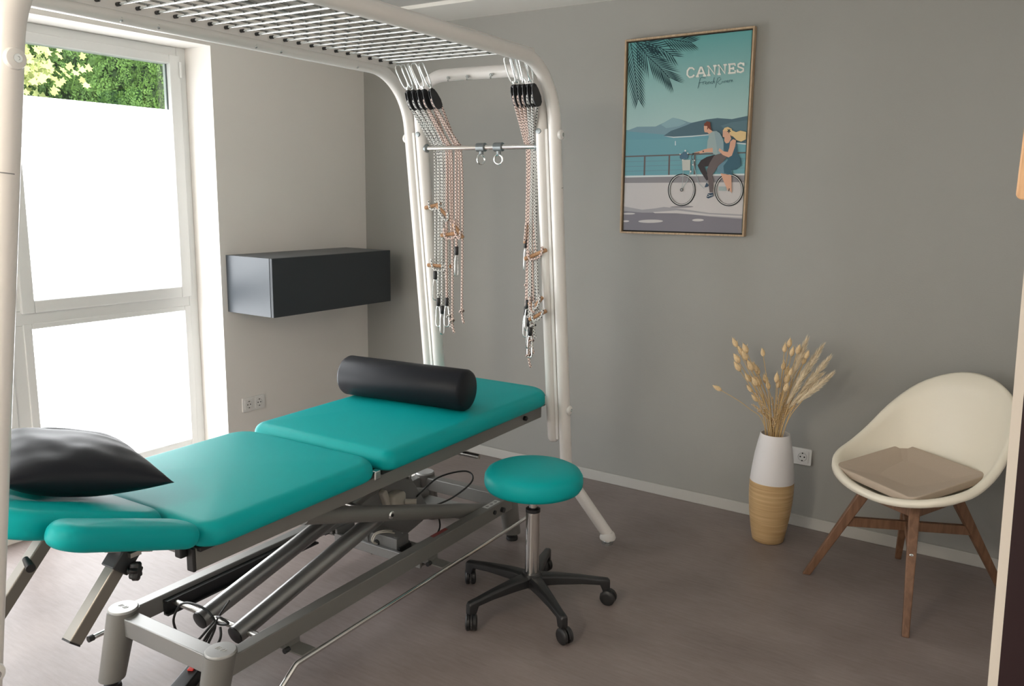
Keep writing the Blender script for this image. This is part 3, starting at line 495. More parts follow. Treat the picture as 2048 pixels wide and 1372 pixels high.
' 47.8,-209.6|tyre:59.1,-215.4 65.4,-225.9 60.8,-228.2 54.9,-218.3|tyre:65.4,-225.9 70.2,-237.3 65.2,-238.9 60.8,-228.2|tyre:70.2,-237.3 73.2,-249.3 68'
',-250.2 65.2,-238.9|tyre:73.2,-249.3 74.6,-261.7 69.3,-261.7 68,-250.2|white:69.3,-261.7 68.9,-273.3 65.5,-272.9 65.9,-261.8|white:68.9,-273.3 66.8,-2'
'84.7 63.5,-283.7 65.5,-272.9|white:66.8,-284.7 63.2,-295.5 60.1,-294.1 63.5,-283.7|white:63.2,-295.5 58.1,-305.5 55.2,-303.7 60.1,-294.1|white:58.1,-3'
'05.5 51.5,-314.6 49,-312.3 55.2,-303.7|white:51.5,-314.6 43.8,-322.3 41.6,-319.7 49,-312.3|white:43.8,-322.3 34.9,-328.6 33.3,-325.8 41.6,-319.7|white'
':34.9,-328.6 25.3,-333.3 24.1,-330.2 33.3,-325.8|white:25.3,-333.3 15,-336.3 14.4,-333.1 24.1,-330.2|white:15,-336.3 4.4,-337.4 4.3,-334.2 14.4,-333.1'
'|white:4.4,-337.4 -6.3,-336.7 -5.9,-333.5 4.3,-334.2|white:-6.3,-336.7 -16.8,-334.2 -15.9,-331 -5.9,-333.5|white:-16.8,-334.2 -26.9,-329.8 -25.4,-326.'
'9 -15.9,-331|white:-26.9,-329.8 -36.4,-323.8 -34.4,-321.2 -25.4,-326.9|white:-36.4,-323.8 -44.8,-316.3 -42.4,-314 -34.4,-321.2|white:-44.8,-316.3 -52.'
'2,-307.4 -49.4,-305.5 -42.4,-314|white:-52.2,-307.4 -58.1,-297.4 -55,-295.9 -49.4,-305.5|white:-58.1,-297.4 -62.7,-286.5 -59.3,-285.5 -55,-295.9|white'
':-62.7,-286.5 -65.6,-275.1 -62.1,-274.5 -59.3,-285.5|white:-65.6,-275.1 -66.8,-263.3 -63.2,-263.2 -62.1,-274.5|white:-66.8,-263.3 -66.3,-251.5 -62.8,-'
'251.9 -63.2,-263.2|white:-66.3,-251.5 -64.1,-240 -60.7,-240.9 -62.8,-251.9|white:-64.1,-240 -60.3,-229 -57.1,-230.5 -60.7,-240.9|white:-60.3,-229 -55,'
'-219 -52.1,-220.8 -57.1,-230.5|white:-55,-219 -48.3,-210 -45.7,-212.3 -52.1,-220.8|white:-48.3,-210 -40.3,-202.3 -38.2,-204.9 -45.7,-212.3|white:-40.3'
',-202.3 -31.3,-196.2 -29.7,-199 -38.2,-204.9|white:-31.3,-196.2 -21.6,-191.7 -20.4,-194.7 -29.7,-199|white:-21.6,-191.7 -11.3,-188.9 -10.6,-192.1 -20.'
'4,-194.7|white:-11.3,-188.9 -0.7,-188 -0.6,-191.2 -10.6,-192.1|white:-0.7,-188 10,-188.9 9.5,-192 -0.6,-191.2|white:10,-188.9 20.4,-191.6 19.4,-194.6 '
'9.5,-192|white:20.4,-191.6 30.3,-196 28.8,-198.9 19.4,-194.6|white:30.3,-196 39.5,-202 37.6,-204.6 28.8,-198.9|white:39.5,-202 47.8,-209.6 45.4,-211.8'
' 37.6,-204.6|white:47.8,-209.6 54.9,-218.3 52.2,-220.2 45.4,-211.8|white:54.9,-218.3 60.8,-228.2 57.8,-229.7 52.2,-220.2|white:60.8,-228.2 65.2,-238.9'
' 62,-239.9 57.8,-229.7|white:65.2,-238.9 68,-250.2 64.7,-250.7 62,-239.9|white:68,-250.2 69.3,-261.7 65.9,-261.8 64.7,-250.7|tyre:65.5,-261.8 65.1,-27'
'2.8 62.8,-272.5 63.2,-261.8|tyre:65.1,-272.8 63.2,-283.6 61,-283 62.8,-272.5|tyre:63.2,-283.6 59.7,-293.9 57.7,-293 61,-283|tyre:59.7,-293.9 54.9,-303'
'.5 53,-302.3 57.7,-293|tyre:54.9,-303.5 48.7,-312.1 47.1,-310.6 53,-302.3|tyre:48.7,-312.1 41.4,-319.4 40,-317.7 47.1,-310.6|tyre:41.4,-319.4 33.1,-32'
'5.4 32,-323.5 40,-317.7|tyre:33.1,-325.4 24,-329.9 23.2,-327.9 32,-323.5|tyre:24,-329.9 14.3,-332.7 13.9,-330.6 23.2,-327.9|tyre:14.3,-332.7 4.3,-333.'
'8 4.2,-331.6 13.9,-330.6|tyre:4.3,-333.8 -5.8,-333.1 -5.5,-331 4.2,-331.6|tyre:-5.8,-333.1 -15.8,-330.7 -15.1,-328.6 -5.5,-331|tyre:-15.8,-330.7 -25.3'
',-326.6 -24.3,-324.6 -15.1,-328.6|tyre:-25.3,-326.6 -34.2,-320.9 -32.8,-319.1 -24.3,-324.6|tyre:-34.2,-320.9 -42.1,-313.7 -40.5,-312.1 -32.8,-319.1|ty'
're:-42.1,-313.7 -49,-305.2 -47.2,-303.9 -40.5,-312.1|tyre:-49,-305.2 -54.7,-295.7 -52.6,-294.7 -47.2,-303.9|tyre:-54.7,-295.7 -58.9,-285.4 -56.7,-284.'
'7 -52.6,-294.7|tyre:-58.9,-285.4 -61.7,-274.4 -59.4,-274.1 -56.7,-284.7|tyre:-61.7,-274.4 -62.8,-263.2 -60.5,-263.2 -59.4,-274.1|tyre:-62.8,-263.2 -62'
'.4,-252 -60.1,-252.3 -60.5,-263.2|tyre:-62.4,-252 -60.4,-241 -58.1,-241.7 -60.1,-252.3|tyre:-60.4,-241 -56.8,-230.6 -54.7,-231.6 -58.1,-241.7|tyre:-56'
'.8,-230.6 -51.8,-221.1 -49.8,-222.3 -54.7,-231.6|tyre:-51.8,-221.1 -45.4,-212.5 -43.7,-214 -49.8,-222.3|tyre:-45.4,-212.5 -37.9,-205.2 -36.5,-207 -43.'
'7,-214|tyre:-37.9,-205.2 -29.5,-199.4 -28.4,-201.3 -36.5,-207|tyre:-29.5,-199.4 -20.3,-195.1 -19.5,-197.1 -28.4,-201.3|tyre:-20.3,-195.1 -10.6,-192.4 '
'-10.1,-194.6 -19.5,-197.1|tyre:-10.6,-192.4 -0.6,-191.5 -0.5,-193.7 -10.1,-194.6|tyre:-0.6,-191.5 9.5,-192.4 9.2,-194.5 -0.5,-193.7|tyre:9.5,-192.4 19'
'.3,-195 18.7,-197 9.2,-194.5|tyre:19.3,-195 28.7,-199.2 27.7,-201.1 18.7,-197|tyre:28.7,-199.2 37.4,-204.9 36.1,-206.7 27.7,-201.1|tyre:37.4,-204.9 45'
'.2,-212.1 43.6,-213.6 36.1,-206.7|tyre:45.2,-212.1 51.9,-220.5 50.1,-221.7 43.6,-213.6|tyre:51.9,-220.5 57.4,-229.8 55.4,-230.8 50.1,-221.7|tyre:57.4,'
'-229.8 61.6,-240 59.4,-240.7 55.4,-230.8|tyre:61.6,-240 64.3,-250.8 62.1,-251.1 59.4,-240.7|tyre:64.3,-250.8 65.5,-261.8 63.2,-261.8 62.1,-251.1|tyre:'
'316.5,-261.7 316.5,-273.8 311.6,-273.1 311.9,-261.8|tyre:316.5,-273.8 316.5,-274.4 314.5,-285.6 309.7,-284.2 311.6,-273.1|tyre:314.5,-285.6 310.7,-296'
'.9 306.2,-294.8 309.7,-284.2|tyre:310.7,-296.9 305.4,-307.4 301.2,-304.6 306.2,-294.8|tyre:305.4,-307.4 298.5,-316.8 294.8,-313.4 301.2,-304.6|tyre:29'
'8.5,-316.8 290.3,-324.8 287.2,-321 294.8,-313.4|tyre:290.3,-324.8 281,-331.4 278.5,-327.1 287.2,-321|tyre:281,-331.4 270.7,-336.3 268.9,-331.7 278.5,-'
'327.1|tyre:270.7,-336.3 259.8,-339.4 258.8,-334.6 268.9,-331.7|tyre:259.8,-339.4 248.5,-340.7 248.3,-335.8 258.8,-334.6|tyre:248.5,-340.7 237.1,-339.9'
' 237.7,-335.1 248.3,-335.8|tyre:237.1,-339.9 225.8,-337.3 227.2,-332.6 237.7,-335.1|tyre:225.8,-337.3 215,-332.8 217.2,-328.4 227.2,-332.6|tyre:215,-3'
'32.8 205,-326.6 207.8,-322.5 217.2,-328.4|tyre:205,-326.6 195.9,-318.7 199.3,-315.2 207.8,-322.5|tyre:195.9,-318.7 188,-309.5 192,-306.5 199.3,-315.2|'
'tyre:188,-309.5 181.5,-299 186,-296.7 192,-306.5|tyre:181.5,-299 176.6,-287.7 181.4,-286.1 186,-296.7|tyre:176.6,-287.7 173.4,-275.7 178.5,-274.8 181.'
'4,-286.1|tyre:173.4,-275.7 172,-263.4 177.2,-263.3 178.5,-274.8|tyre:172,-263.4 172.4,-251.1 177.5,-251.8 177.2,-263.3|tyre:172.4,-251.1 174.6,-239.1 '
'179.6,-240.5 177.5,-251.8|tyre:174.6,-239.1 178.6,-227.7 183.3,-229.8 179.6,-240.5|tyre:178.6,-227.7 184.2,-217.1 188.5,-220 183.3,-229.8|tyre:184.2,-'
'217.1 191.3,-207.8 195.1,-211.2 188.5,-220|tyre:191.3,-207.8 199.7,-199.8 202.9,-203.7 195.1,-211.2|tyre:199.7,-199.8 209.2,-193.4 211.7,-197.7 202.9,'
'-203.7|tyre:209.2,-193.4 219.6,-188.7 221.4,-193.3 211.7,-197.7|tyre:219.6,-188.7 230.6,-185.8 231.6,-190.6 221.4,-193.3|tyre:230.6,-185.8 241.8,-184.'
'8 242.1,-189.7 231.6,-190.6|tyre:241.8,-184.8 253.2,-185.8 252.6,-190.6 242.1,-189.7|tyre:253.2,-185.8 264.3,-188.6 262.9,-193.2 252.6,-190.6|tyre:264'
'.3,-188.6 274.9,-193.2 272.8,-197.5 262.9,-193.2|tyre:274.9,-193.2 284.7,-199.5 282,-203.4 272.8,-197.5|tyre:284.7,-199.5 293.6,-207.3 290.2,-210.8 28'
'2,-203.4|tyre:293.6,-207.3 301.3,-216.5 297.4,-219.4 290.2,-210.8|tyre:301.3,-216.5 307.6,-226.8 303.2,-229 297.4,-219.4|tyre:307.6,-226.8 312.4,-237.'
'9 307.7,-239.4 303.2,-229|tyre:312.4,-237.9 315.5,-249.6 310.6,-250.4 307.7,-239.4|tyre:315.5,-249.6 316.5,-258.2 316.5,-261.7 311.9,-261.8 310.6,-250'
'.4|white:311.9,-261.8 311.6,-273.1 308.4,-272.6 308.7,-261.8|white:311.6,-273.1 309.7,-284.2 306.6,-283.3 308.4,-272.6|white:309.7,-284.2 306.2,-294.8'
' 303.3,-293.4 306.6,-283.3|white:306.2,-294.8 301.2,-304.6 298.5,-302.8 303.3,-293.4|white:301.2,-304.6 294.8,-313.4 292.4,-311.2 298.5,-302.8|white:2'
'94.8,-313.4 287.2,-321 285.1,-318.5 292.4,-311.2|white:287.2,-321 278.5,-327.1 276.9,-324.4 285.1,-318.5|white:278.5,-327.1 268.9,-331.7 267.8,-328.8 '
'276.9,-324.4|white:268.9,-331.7 258.8,-334.6 258.2,-331.5 267.8,-328.8|white:258.8,-334.6 248.3,-335.8 248.2,-332.6 258.2,-331.5|white:248.3,-335.8 23'
'7.7,-335.1 238.1,-332 248.2,-332.6|white:237.7,-335.1 227.2,-332.6 228.1,-329.6 238.1,-332|white:227.2,-332.6 217.2,-328.4 218.6,-325.5 228.1,-329.6|w'
'hite:217.2,-328.4 207.8,-322.5 209.6,-319.9 218.6,-325.5|white:207.8,-322.5 199.3,-315.2 201.6,-312.9 209.6,-319.9|white:199.3,-315.2 192,-306.5 194.6'
',-304.6 201.6,-312.9|white:192,-306.5 186,-296.7 188.9,-295.2 194.6,-304.6|white:186,-296.7 181.4,-286.1 184.6,-285 188.9,-295.2|white:181.4,-286.1 17'
'8.5,-274.8 181.7,-274.3 184.6,-285|white:178.5,-274.8 177.2,-263.3 180.5,-263.3 181.7,-274.3|white:177.2,-263.3 177.5,-251.8 180.8,-252.3 180.5,-263.3'
'|white:177.5,-251.8 179.6,-240.5 182.8,-241.5 180.8,-252.3|white:179.6,-240.5 183.3,-229.8 186.3,-231.3 182.8,-241.5|white:183.3,-229.8 188.5,-220 191'
'.2,-221.8 186.3,-231.3|white:188.5,-220 195.1,-211.2 197.5,-213.4 191.2,-221.8|white:195.1,-211.2 202.9,-203.7 204.9,-206.2 197.5,-213.4|white:202.9,-'
'203.7 211.7,-197.7 213.3,-200.5 204.9,-206.2|white:211.7,-197.7 221.4,-193.3 222.5,-196.3 213.3,-200.5|white:221.4,-193.3 231.6,-190.6 232.2,-193.7 22'
'2.5,-196.3|white:231.6,-190.6 242.1,-189.7 242.2,-192.8 232.2,-193.7|white:242.1,-189.7 252.6,-190.6 252.2,-193.6 242.2,-192.8|white:252.6,-190.6 262.'
'9,-193.2 262.1,-196.2 252.2,-193.6|white:262.9,-193.2 272.8,-197.5 271.5,-200.3 262.1,-196.2|white:272.8,-197.5 282,-203.4 280.2,-205.9 271.5,-200.3|w'
'hite:282,-203.4 290.2,-210.8 288.1,-213 280.2,-205.9|white:290.2,-210.8 297.4,-219.4 294.9,-221.2 288.1,-213|white:297.4,-219.4 303.2,-229 300.4,-230.'
'4 294.9,-221.2|white:303.2,-229 307.7,-239.4 304.7,-240.4 300.4,-230.4|white:307.7,-239.4 310.6,-250.4 307.5,-251 304.7,-240.4|white:310.6,-250.4 311.'
'9,-261.8 308.7,-261.8 307.5,-251|tyre:308.4,-261.8 308.1,-272.6 306,-272.3 306.2,-261.8|tyre:308.1,-272.6 306.3,-283.2 304.2,-282.6 306,-272.3|tyre:30'
'6.3,-283.2 302.9,-293.2 301,-292.3 304.2,-282.6|tyre:302.9,-293.2 298.2,-302.6 296.4,-301.4 301,-292.3|tyre:298.2,-302.6 292.1,-311 290.6,-309.5 296.4'
',-301.4|tyre:292.1,-311 284.9,-318.2 283.6,-316.5 290.6,-309.5|tyre:284.9,-318.2 276.7,-324.1 275.6,-322.2 283.6,-316.5|tyre:276.7,-324.1 267.7,-328.4'
' 266.9,-326.5 275.6,-322.2|tyre:267.7,-328.4 258.1,-331.2 257.7,-329.1 266.9,-326.5|tyre:258.1,-331.2 248.1,-332.3 248.1,-330.2 257.7,-329.1|tyre:248.'
'1,-332.3 238.1,-331.6 238.4,-329.5 248.1,-330.2|tyre:238.1,-331.6 228.2,-329.3 228.8,-327.2 238.4,-329.5|tyre:228.2,-329.3 218.7,-325.2 219.6,-323.3 2'
'28.8,-327.2|tyre:218.7,-325.2 209.8,-319.6 211.1,-317.9 219.6,-323.3|tyre:209.8,-319.6 201.8,-312.6 203.3,-311.1 211.1,-317.9|tyre:201.8,-312.6 194.9,'
'-304.4 196.6,-303.1 203.3,-311.1|tyre:194.9,-304.4 189.2,-295.1 191.1,-294.1 196.6,-303.1|tyre:189.2,-295.1 184.9,-284.9 187,-284.3 191.1,-294.1|tyre:'
'184.9,-284.9 182.1,-274.3 184.3,-273.9 187,-284.3|tyre:182.1,-274.3 180.9,-263.3 183.1,-263.3 184.3,-273.9|tyre:180.9,-263.3 181.2,-252.3 183.4,-252.6'
' 183.1,-263.3|tyre:181.2,-252.3 183.2,-241.6 185.3,-242.2 183.4,-252.6|tyre:183.2,-241.6 186.6,-231.4 188.6,-232.3 185.3,-242.2|tyre:186.6,-231.4 191.'
'5,-222 193.4,-223.2 188.6,-232.3|tyre:191.5,-222 197.8,-213.7 199.4,-215.1 193.4,-223.2|tyre:197.8,-213.7 205.2,-206.5 206.5,-208.2 199.4,-215.1|tyre:'
'205.2,-206.5 213.5,-200.8 214.6,-202.6 206.5,-208.2|tyre:213.5,-200.8 222.6,-196.6 223.4,-198.6 214.6,-202.6|tyre:222.6,-196.6 232.3,-194 232.7,-196.1'
' 223.4,-198.6|tyre:232.3,-194 242.2,-193.1 242.3,-195.2 232.7,-196.1|tyre:242.2,-193.1 252.2,-194 251.9,-196 242.3,-195.2|tyre:252.2,-194 262,-196.5 2'
'61.4,-198.5 251.9,-196|tyre:262,-196.5 271.3,-200.6 270.4,-202.4 261.4,-198.5|tyre:271.3,-200.6 280,-206.2 278.8,-207.9 270.4,-202.4|tyre:280,-206.2 2'
'87.8,-213.2 286.4,-214.7 278.8,-207.9|tyre:287.8,-213.2 294.6,-221.4 292.9,-222.6 286.4,-214.7|tyre:294.6,-221.4 300.1,-230.6 298.3,-231.5 292.9,-222.'
'6|tyre:300.1,-230.6 304.3,-240.5 302.3,-241.2 298.3,-231.5|tyre:304.3,-240.5 307.1,-251 305,-251.4 302.3,-241.2|tyre:307.1,-251 308.4,-261.8 306.2,-26'
'1.8 305,-251.4|rail:62.7,-91.1 62.4,-186.4 67.7,-186.5 68,-91.3|bikef:36.2,-187.9 28.6,-218 31.4,-219.2 39.2,-188.6|bikef:28.6,-218 0.5,-261.7 3.2,-26'
'3.2 31.4,-219.2|bikef:5.9,-111.8 4.6,-218.6 6.9,-218.8 8.2,-111.9|bikef:4.6,-218.6 0.7,-262.4 3,-262.6 6.9,-218.8|rail:10.3,-262.4 10,-265.1 8.9,-267.'
'5 7.1,-269.4 4.8,-270.7 2.1,-271.1 -0.5,-270.7 -2.9,-269.5 -4.9,-267.6 -6.2,-265.3 -6.7,-262.6 -6.3,-259.9 -5.2,-257.5 -3.4,-255.6 -1.1,-254.3 1.6,-25'
'3.9 4.2,-254.3 6.6,-255.5 8.6,-257.4 9.8,-259.7|bikef:5.7,-262.4 5.6,-263.7 5.1,-264.8 4.2,-265.7 3.2,-266.2 2,-266.4 0.8,-266.3 -0.3,-265.7 -1.2,-264'
'.9 -1.8,-263.8 -2,-262.5 -1.9,-261.3 -1.4,-260.2 -0.5,-259.3 0.5,-258.7 1.7,-258.5 2.9,-258.7 4,-259.3 4.9,-260.1 5.5,-261.2|bikef:45.2,-98.4 66.7,-16'
'9.1 69.6,-168.4 48.1,-97.7|bikef:66.7,-169.1 87.9,-229.5 90.6,-228.2 69.6,-168.4|bikef:87.9,-229.5 119.4,-257.9 121.4,-255.9 90.6,-228.2|bikef:43.2,-1'
'68.2 36.4,-193 40.9,-194.2 47.6,-169.3|basket:-2.4,-115.3 41.6,-115.6 43.4,-167 2.5,-166.9|flower:9.4,-101.2 8.9,-104.9 7.3,-108.3 4.7,-110.9 1.3,-112'
'.6 -2.5,-113.2 -6.3,-112.5 -9.8,-110.8 -12.6,-108.1 -14.5,-104.7 -15.2,-101 -14.7,-97.2 -13.1,-93.9 -10.4,-91.2 -7.1,-89.6 -3.3,-89 0.5,-89.6 4,-91.4 '
'6.8,-94.1 8.7,-97.5|flower:29.9,-97.9 29.4,-102.2 27.6,-106.2 24.7,-109.3 20.9,-111.2 16.7,-111.9 12.4,-111.2 8.5,-109.1 5.3,-105.9 3.2,-102 2.4,-97.6'
' 2.9,-93.2 4.7,-89.3 7.7,-86.2 11.5,-84.2 15.7,-83.6 20,-84.3 23.9,-86.4 27,-89.5 29.1,-93.5|flower:18.9,-87.1 18.5,-90.4 17,-93.4 14.8,-95.7 11.8,-97'
'.2 8.5,-97.6 5.2,-97.1 2.1,-95.5 -0.3,-93.2 -1.9,-90.2 -2.6,-86.9 -2.2,-83.6 -0.7,-80.7 1.6,-78.3 4.5,-76.9 7.8,-76.4 11.1,-77 14.2,-78.5 16.6,-80.9 1'
'8.2,-83.9|white:17.9,-71.2 17.8,-72.5 17.1,-73.7 16.2,-74.6 14.9,-75.2 13.5,-75.4 12.1,-75.2 10.8,-74.6 9.7,-73.6 9,-72.4 8.8,-71.1 8.9,-69.8 9.6,-68.'
'6 10.5,-67.7 11.8,-67.1 13.2,-66.9 14.6,-67.2 15.9,-67.8 17,-68.7 17.7,-69.9|white:-9.5,-86.8 -9.6,-87.8 -10.1,-88.7 -10.8,-89.4 -11.8,-89.8 -12.9,-90'
' -13.9,-89.8 -14.9,-89.3 -15.7,-88.6 -16.2,-87.7 -16.4,-86.7 -16.3,-85.7 -15.8,-84.9 -15.1,-84.2 -14.1,-83.7 -13.1,-83.6 -12,-83.7 -11,-84.2 -10.2,-84'
'.9 -9.7,-85.8|white:30.6,-83.8 30.4,-84.7 30,-85.6 29.3,-86.3 28.3,-86.7 27.3,-86.9 26.2,-86.7 25.2,-86.3 24.4,-85.5 23.9,-84.7 23.7,-83.7 23.8,-82.7 '
'24.3,-81.8 25,-81.1 26,-80.7 27,-80.5 28.1,-80.7 29.1,-81.2 29.9,-81.9 30.4,-82.8|white:4.9,-115.3 4.8,-116.3 4.3,-117.2 3.6,-117.9 2.6,-118.4 1.6,-11'
'8.5 0.5,-118.3 -0.5,-117.9 -1.3,-117.2 -1.8,-116.3 -2,-115.3 -1.9,-114.3 -1.4,-113.4 -0.7,-112.7 0.3,-112.3 1.4,-112.1 2.4,-112.3 3.4,-112.7 4.2,-113.'
'5 4.7,-114.4|white:59.6,-140.5 59.4,-141.6 58.9,-142.5 58.1,-143.3 57.1,-143.8 55.9,-144 54.7,-143.8 53.6,-143.3 52.8,-142.5 52.2,-141.5 52,-140.4 52.'
'1,-139.3 52.6,-138.4 53.4,-137.6 54.5,-137.1 55.6,-136.9 56.8,-137.1 57.9,-137.6 58.8,-138.4 59.3,-139.4|white:50.1,-172.3 49.9,-173.6 49.3,-174.8 48.'
'3,-175.7 47.1,-176.3 45.7,-176.5 44.2,-176.3 43,-175.7 41.9,-174.8 41.2,-173.6 40.9,-172.3 41.1,-171 41.7,-169.8 42.7,-168.8 44,-168.2 45.4,-168 46.8,'
'-168.2 48.1,-168.8 49.1,-169.8 49.8,-171|white:66,-119.4 65.8,-120.3 65.4,-121.2 64.7,-121.9 63.7,-122.4 62.7,-122.5 61.6,-122.3 60.7,-121.9 59.9,-121'
'.2 59.4,-120.3 59.2,-119.3 59.3,-118.3 59.8,-117.4 60.5,-116.7 61.4,-116.3 62.5,-116.2 63.5,-116.3 64.5,-116.8 65.3,-117.5 65.8,-118.4|tyre:56.5,-117.'
'5 54,-117 54.6,-114.6 56.5,-115|tyre:54,-117 51.7,-115.8 52.9,-113.6 54.6,-114.6|tyre:51.7,-115.8 49.6,-113.8 51.3,-112 52.9,-113.6|tyre:49.6,-113.8 4'
'7.8,-111.3 50,-109.9 51.3,-112|tyre:47.8,-111.3 46.6,-108.3 49,-107.5 50,-109.9|tyre:46.6,-108.3 45.9,-105.1 48.5,-104.8 49,-107.5|tyre:45.9,-105.1 45'
'.7,-101.8 48.4,-102.1 48.5,-104.8|tyre:45.7,-101.8 46.2,-98.6 48.7,-99.4 48.4,-102.1|tyre:46.2,-98.6 47.2,-95.6 49.4,-97 48.7,-99.4|tyre:47.2,-95.6 48'
'.7,-93.1 50.6,-94.9 49.4,-97|tyre:48.7,-93.1 50.6,-91.1 52,-93.3 50.6,-94.9|tyre:50.6,-91.1 52.9,-89.9 53.7,-92.2 52,-93.3|tyre:52.9,-89.9 55.3,-89.3 '
'55.5,-91.8 53.7,-92.2|tyre:55.3,-89.3 57.8,-89.6 57.4,-92 55.5,-91.8|hair:246.4,17.7 266.4,8.7 287.4,14.9 315.3,7.5 316.1,-26.3 293.3,-36 271.7,-28.8 '
'253.1,-11.4 240.1,-0.8|dress2:186.2,-141.1 211.2,-127.4 243.1,-113.8 261.4,-120.8 244.6,-148.2 261,-193.1 235.5,-188 180.4,-179.3 181.4,-158.4|dress:2'
'07.3,-34.3 220.3,-43.1 239.5,-28.1 244.5,-19.7 253.5,-21.6 270.3,-38.9 277.8,-86.8 295,-114.3 297.6,-148.5 277.7,-165.5 251,-170.7 262.7,-193.1 235.4,'
'-186.2 217.1,-182.8 212,-148.1 232.6,-120.6 220.9,-99.8 209.3,-65.3|skin:198.9,-182.8 253.8,-193.1 258.1,-252 260.6,-269.3 259.2,-278 249.7,-266 240.6'
',-266.1 218.8,-224.5|skin:200.6,20.6 211.8,30.6 229.7,31.8 241.1,16.2 240.5,-11.1 244.5,-21.4 232.8,-39.9 220.3,-42.1 210.7,-31 210.8,-13.8 201.9,-10.'
'2|hair:201.6,15.5 208.2,30.7 224.2,34.3 242.5,26.3 250.4,9.1 247.7,-11.2 238.3,-0.8 217.7,18.5|dark:230.4,13.7 239.5,10.4 240.9,14.5 231.8,17.8|dark:2'
'28.8,15.8 229.4,5.5 234,5.5 233.5,15.7|dark:230.2,17.8 221.5,14.7 223.3,10.6 232.1,13.6|dark:233,16.9 227.1,25.2 223.3,22.9 229.2,14.6|dark:233.2,14.5'
' 238.2,22.7 234.1,25.2 229.1,16.9|dark:245.3,-255 242.2,-268.3 246.5,-269.3 249.5,-256.1|trouserd:165.9,-94.1 170.5,-116.7 146,-147.9 116.3,-149.5 128'
'.6,-179.4 137.4,-214.5 130.1,-218 98.6,-175.8 80.5,-144.1 96.5,-119.6 125.7,-104.1|shoe:130.5,-226.8 142.9,-239.1 136.9,-247.9 120.9,-250.5|trouser:16'
'2.5,-99.2 205.7,-84.2 229.9,-99.9 211.2,-127.4 186.5,-148 157,-193.3 165.4,-217.8 165,-274 148,-274.2 139.4,-218 128.2,-168.8 141.7,-133.9|shoe:140,-2'
'79.6 165.8,-275.8 168.4,-293.3 142.8,-304.4 133.3,-299.2|white:137.1,-295.8 166.6,-288.2 166,-286.5 136.6,-294|white:139.6,-283.9 151.1,-290.8 152,-28'
'9.3 140.6,-282.4|skin:153.6,-61 156.3,-83.6 124.9,-82.1 95.2,-86.3 61.4,-87.6 59.3,-81.3 87.3,-75.7 116.8,-65.6|shirt:130.6,8.7 150.5,17.8 168.8,17.4 '
'185.6,7.3 199.2,-13.6 206.5,-34.3 209.6,-72.2 205.8,-85.9 169.7,-95.2 156.5,-88.8 153.6,-61 124.2,-64 126.4,-25.8 131.4,-12.1|shirt2:157.8,17 180,10.9'
' 199.2,-13.6 206.5,-34.3 209.6,-72.2 205.8,-85.9 180.5,-92.5 171.3,-44|skin:104.4,43.9 119.6,53.8 134.8,43.1 144.9,20.4 150.5,16.8 131.9,4.5 124.9,12.'
'3 110,14.4 105.9,24.9|mhair:104.8,54.3 119.1,65.9 135.9,60.2 139.5,36 144.9,20.4 131.6,29.4 120,43.5 107,43.9|mhair:123,43.8 121,28.3 126.1,27.4 128.1'
',42.9|skin:239.8,-34.9 253.6,-23.3 268.1,-28.7 265.7,-55.9 251.5,-100.2 235.7,-108.6 206.2,-96.2 183.5,-75.3 188.5,-63.2 209.1,-79 231,-82.8 237.3,-62'
'.3|dark:110.2,-77 110,-78.1 109.6,-79.1 108.9,-79.9 108,-80.3 106.9,-80.5 105.9,-80.3 104.9,-79.8 104.2,-79 103.6,-78 103.4,-77 103.6,-75.9 104,-74.9 '
'104.7,-74.1 105.6,-73.7 106.7,-73.5 107.7,-73.7 108.7,-74.2 109.4,-75 110,-76|dark:50.2,-87.5 87.8,-85.5 87.4,-82 49.8,-84|rail:277.7,-85.1 316.5,-85.'
'5 316.5,-89.3 277.9,-88.8')

# ================================================================== THE ROOM
XL, YB, ZC = -3.812, 4.02, 2.572          # window wall, grey wall, ceiling
XR, YF = 0.03, -1.6                       # right wall, wall behind the camera
def struct(name, bm, mat, **k):
    return link(name, bm, mat, kind='structure', smooth=False, **k)
bm = B(); box(bm, XL - 0.45, 1.3, YF - .1, YB + .1, -0.12, 0); struct('floor', bm, M['floor'])
# ceiling with the shallow lowered band along the grey wall
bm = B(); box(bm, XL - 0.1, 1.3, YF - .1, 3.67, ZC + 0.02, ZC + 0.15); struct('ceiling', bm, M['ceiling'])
bm = B(); box(bm, XL - 0.1, 1.3, 3.6705, YB + .1, ZC, ZC + 0.15); struct('trim_2', bm, M['ceiling_band_lit'])
bm = B(); box(bm, XL - 0.4, 1.3, YB, YB + 0.1, 0, ZC); struct('wall_back', bm, M['grey_wall'])
# window wall with two openings (depth .25 to the frames)
W1 = (0.92, 2.883, 0.10, 2.322)
W2 = (-1.35, 0.10, 0.10, 2.322)
bm = B(); T = 0.36
for y0, y1 in ((YF, W2[0]), (W2[1], W1[0]), (W1[1], YB)): box(bm, XL - T, XL, y0, y1, 0, ZC)
for w in (W1, W2):
    box(bm, XL - T, XL, w[0], w[1], 0, w[2]); box(bm, XL - T, XL, w[0], w[1], w[3], ZC)
struct('wall_left', bm, M['white_wall'])
bm = B(); box(bm, XL - 0.4, -2.75, YF - 0.15, YF, 0, ZC); box(bm, -1.0, 1.3, YF - 0.15, YF, 0, ZC)
box(bm, -2.75, -1.0, YF - .15, YF, 0, 0.9); box(bm, -2.75, -1.0, YF - .15, YF, 2.2, ZC); struct('wall_front', bm, M['white_wall'])
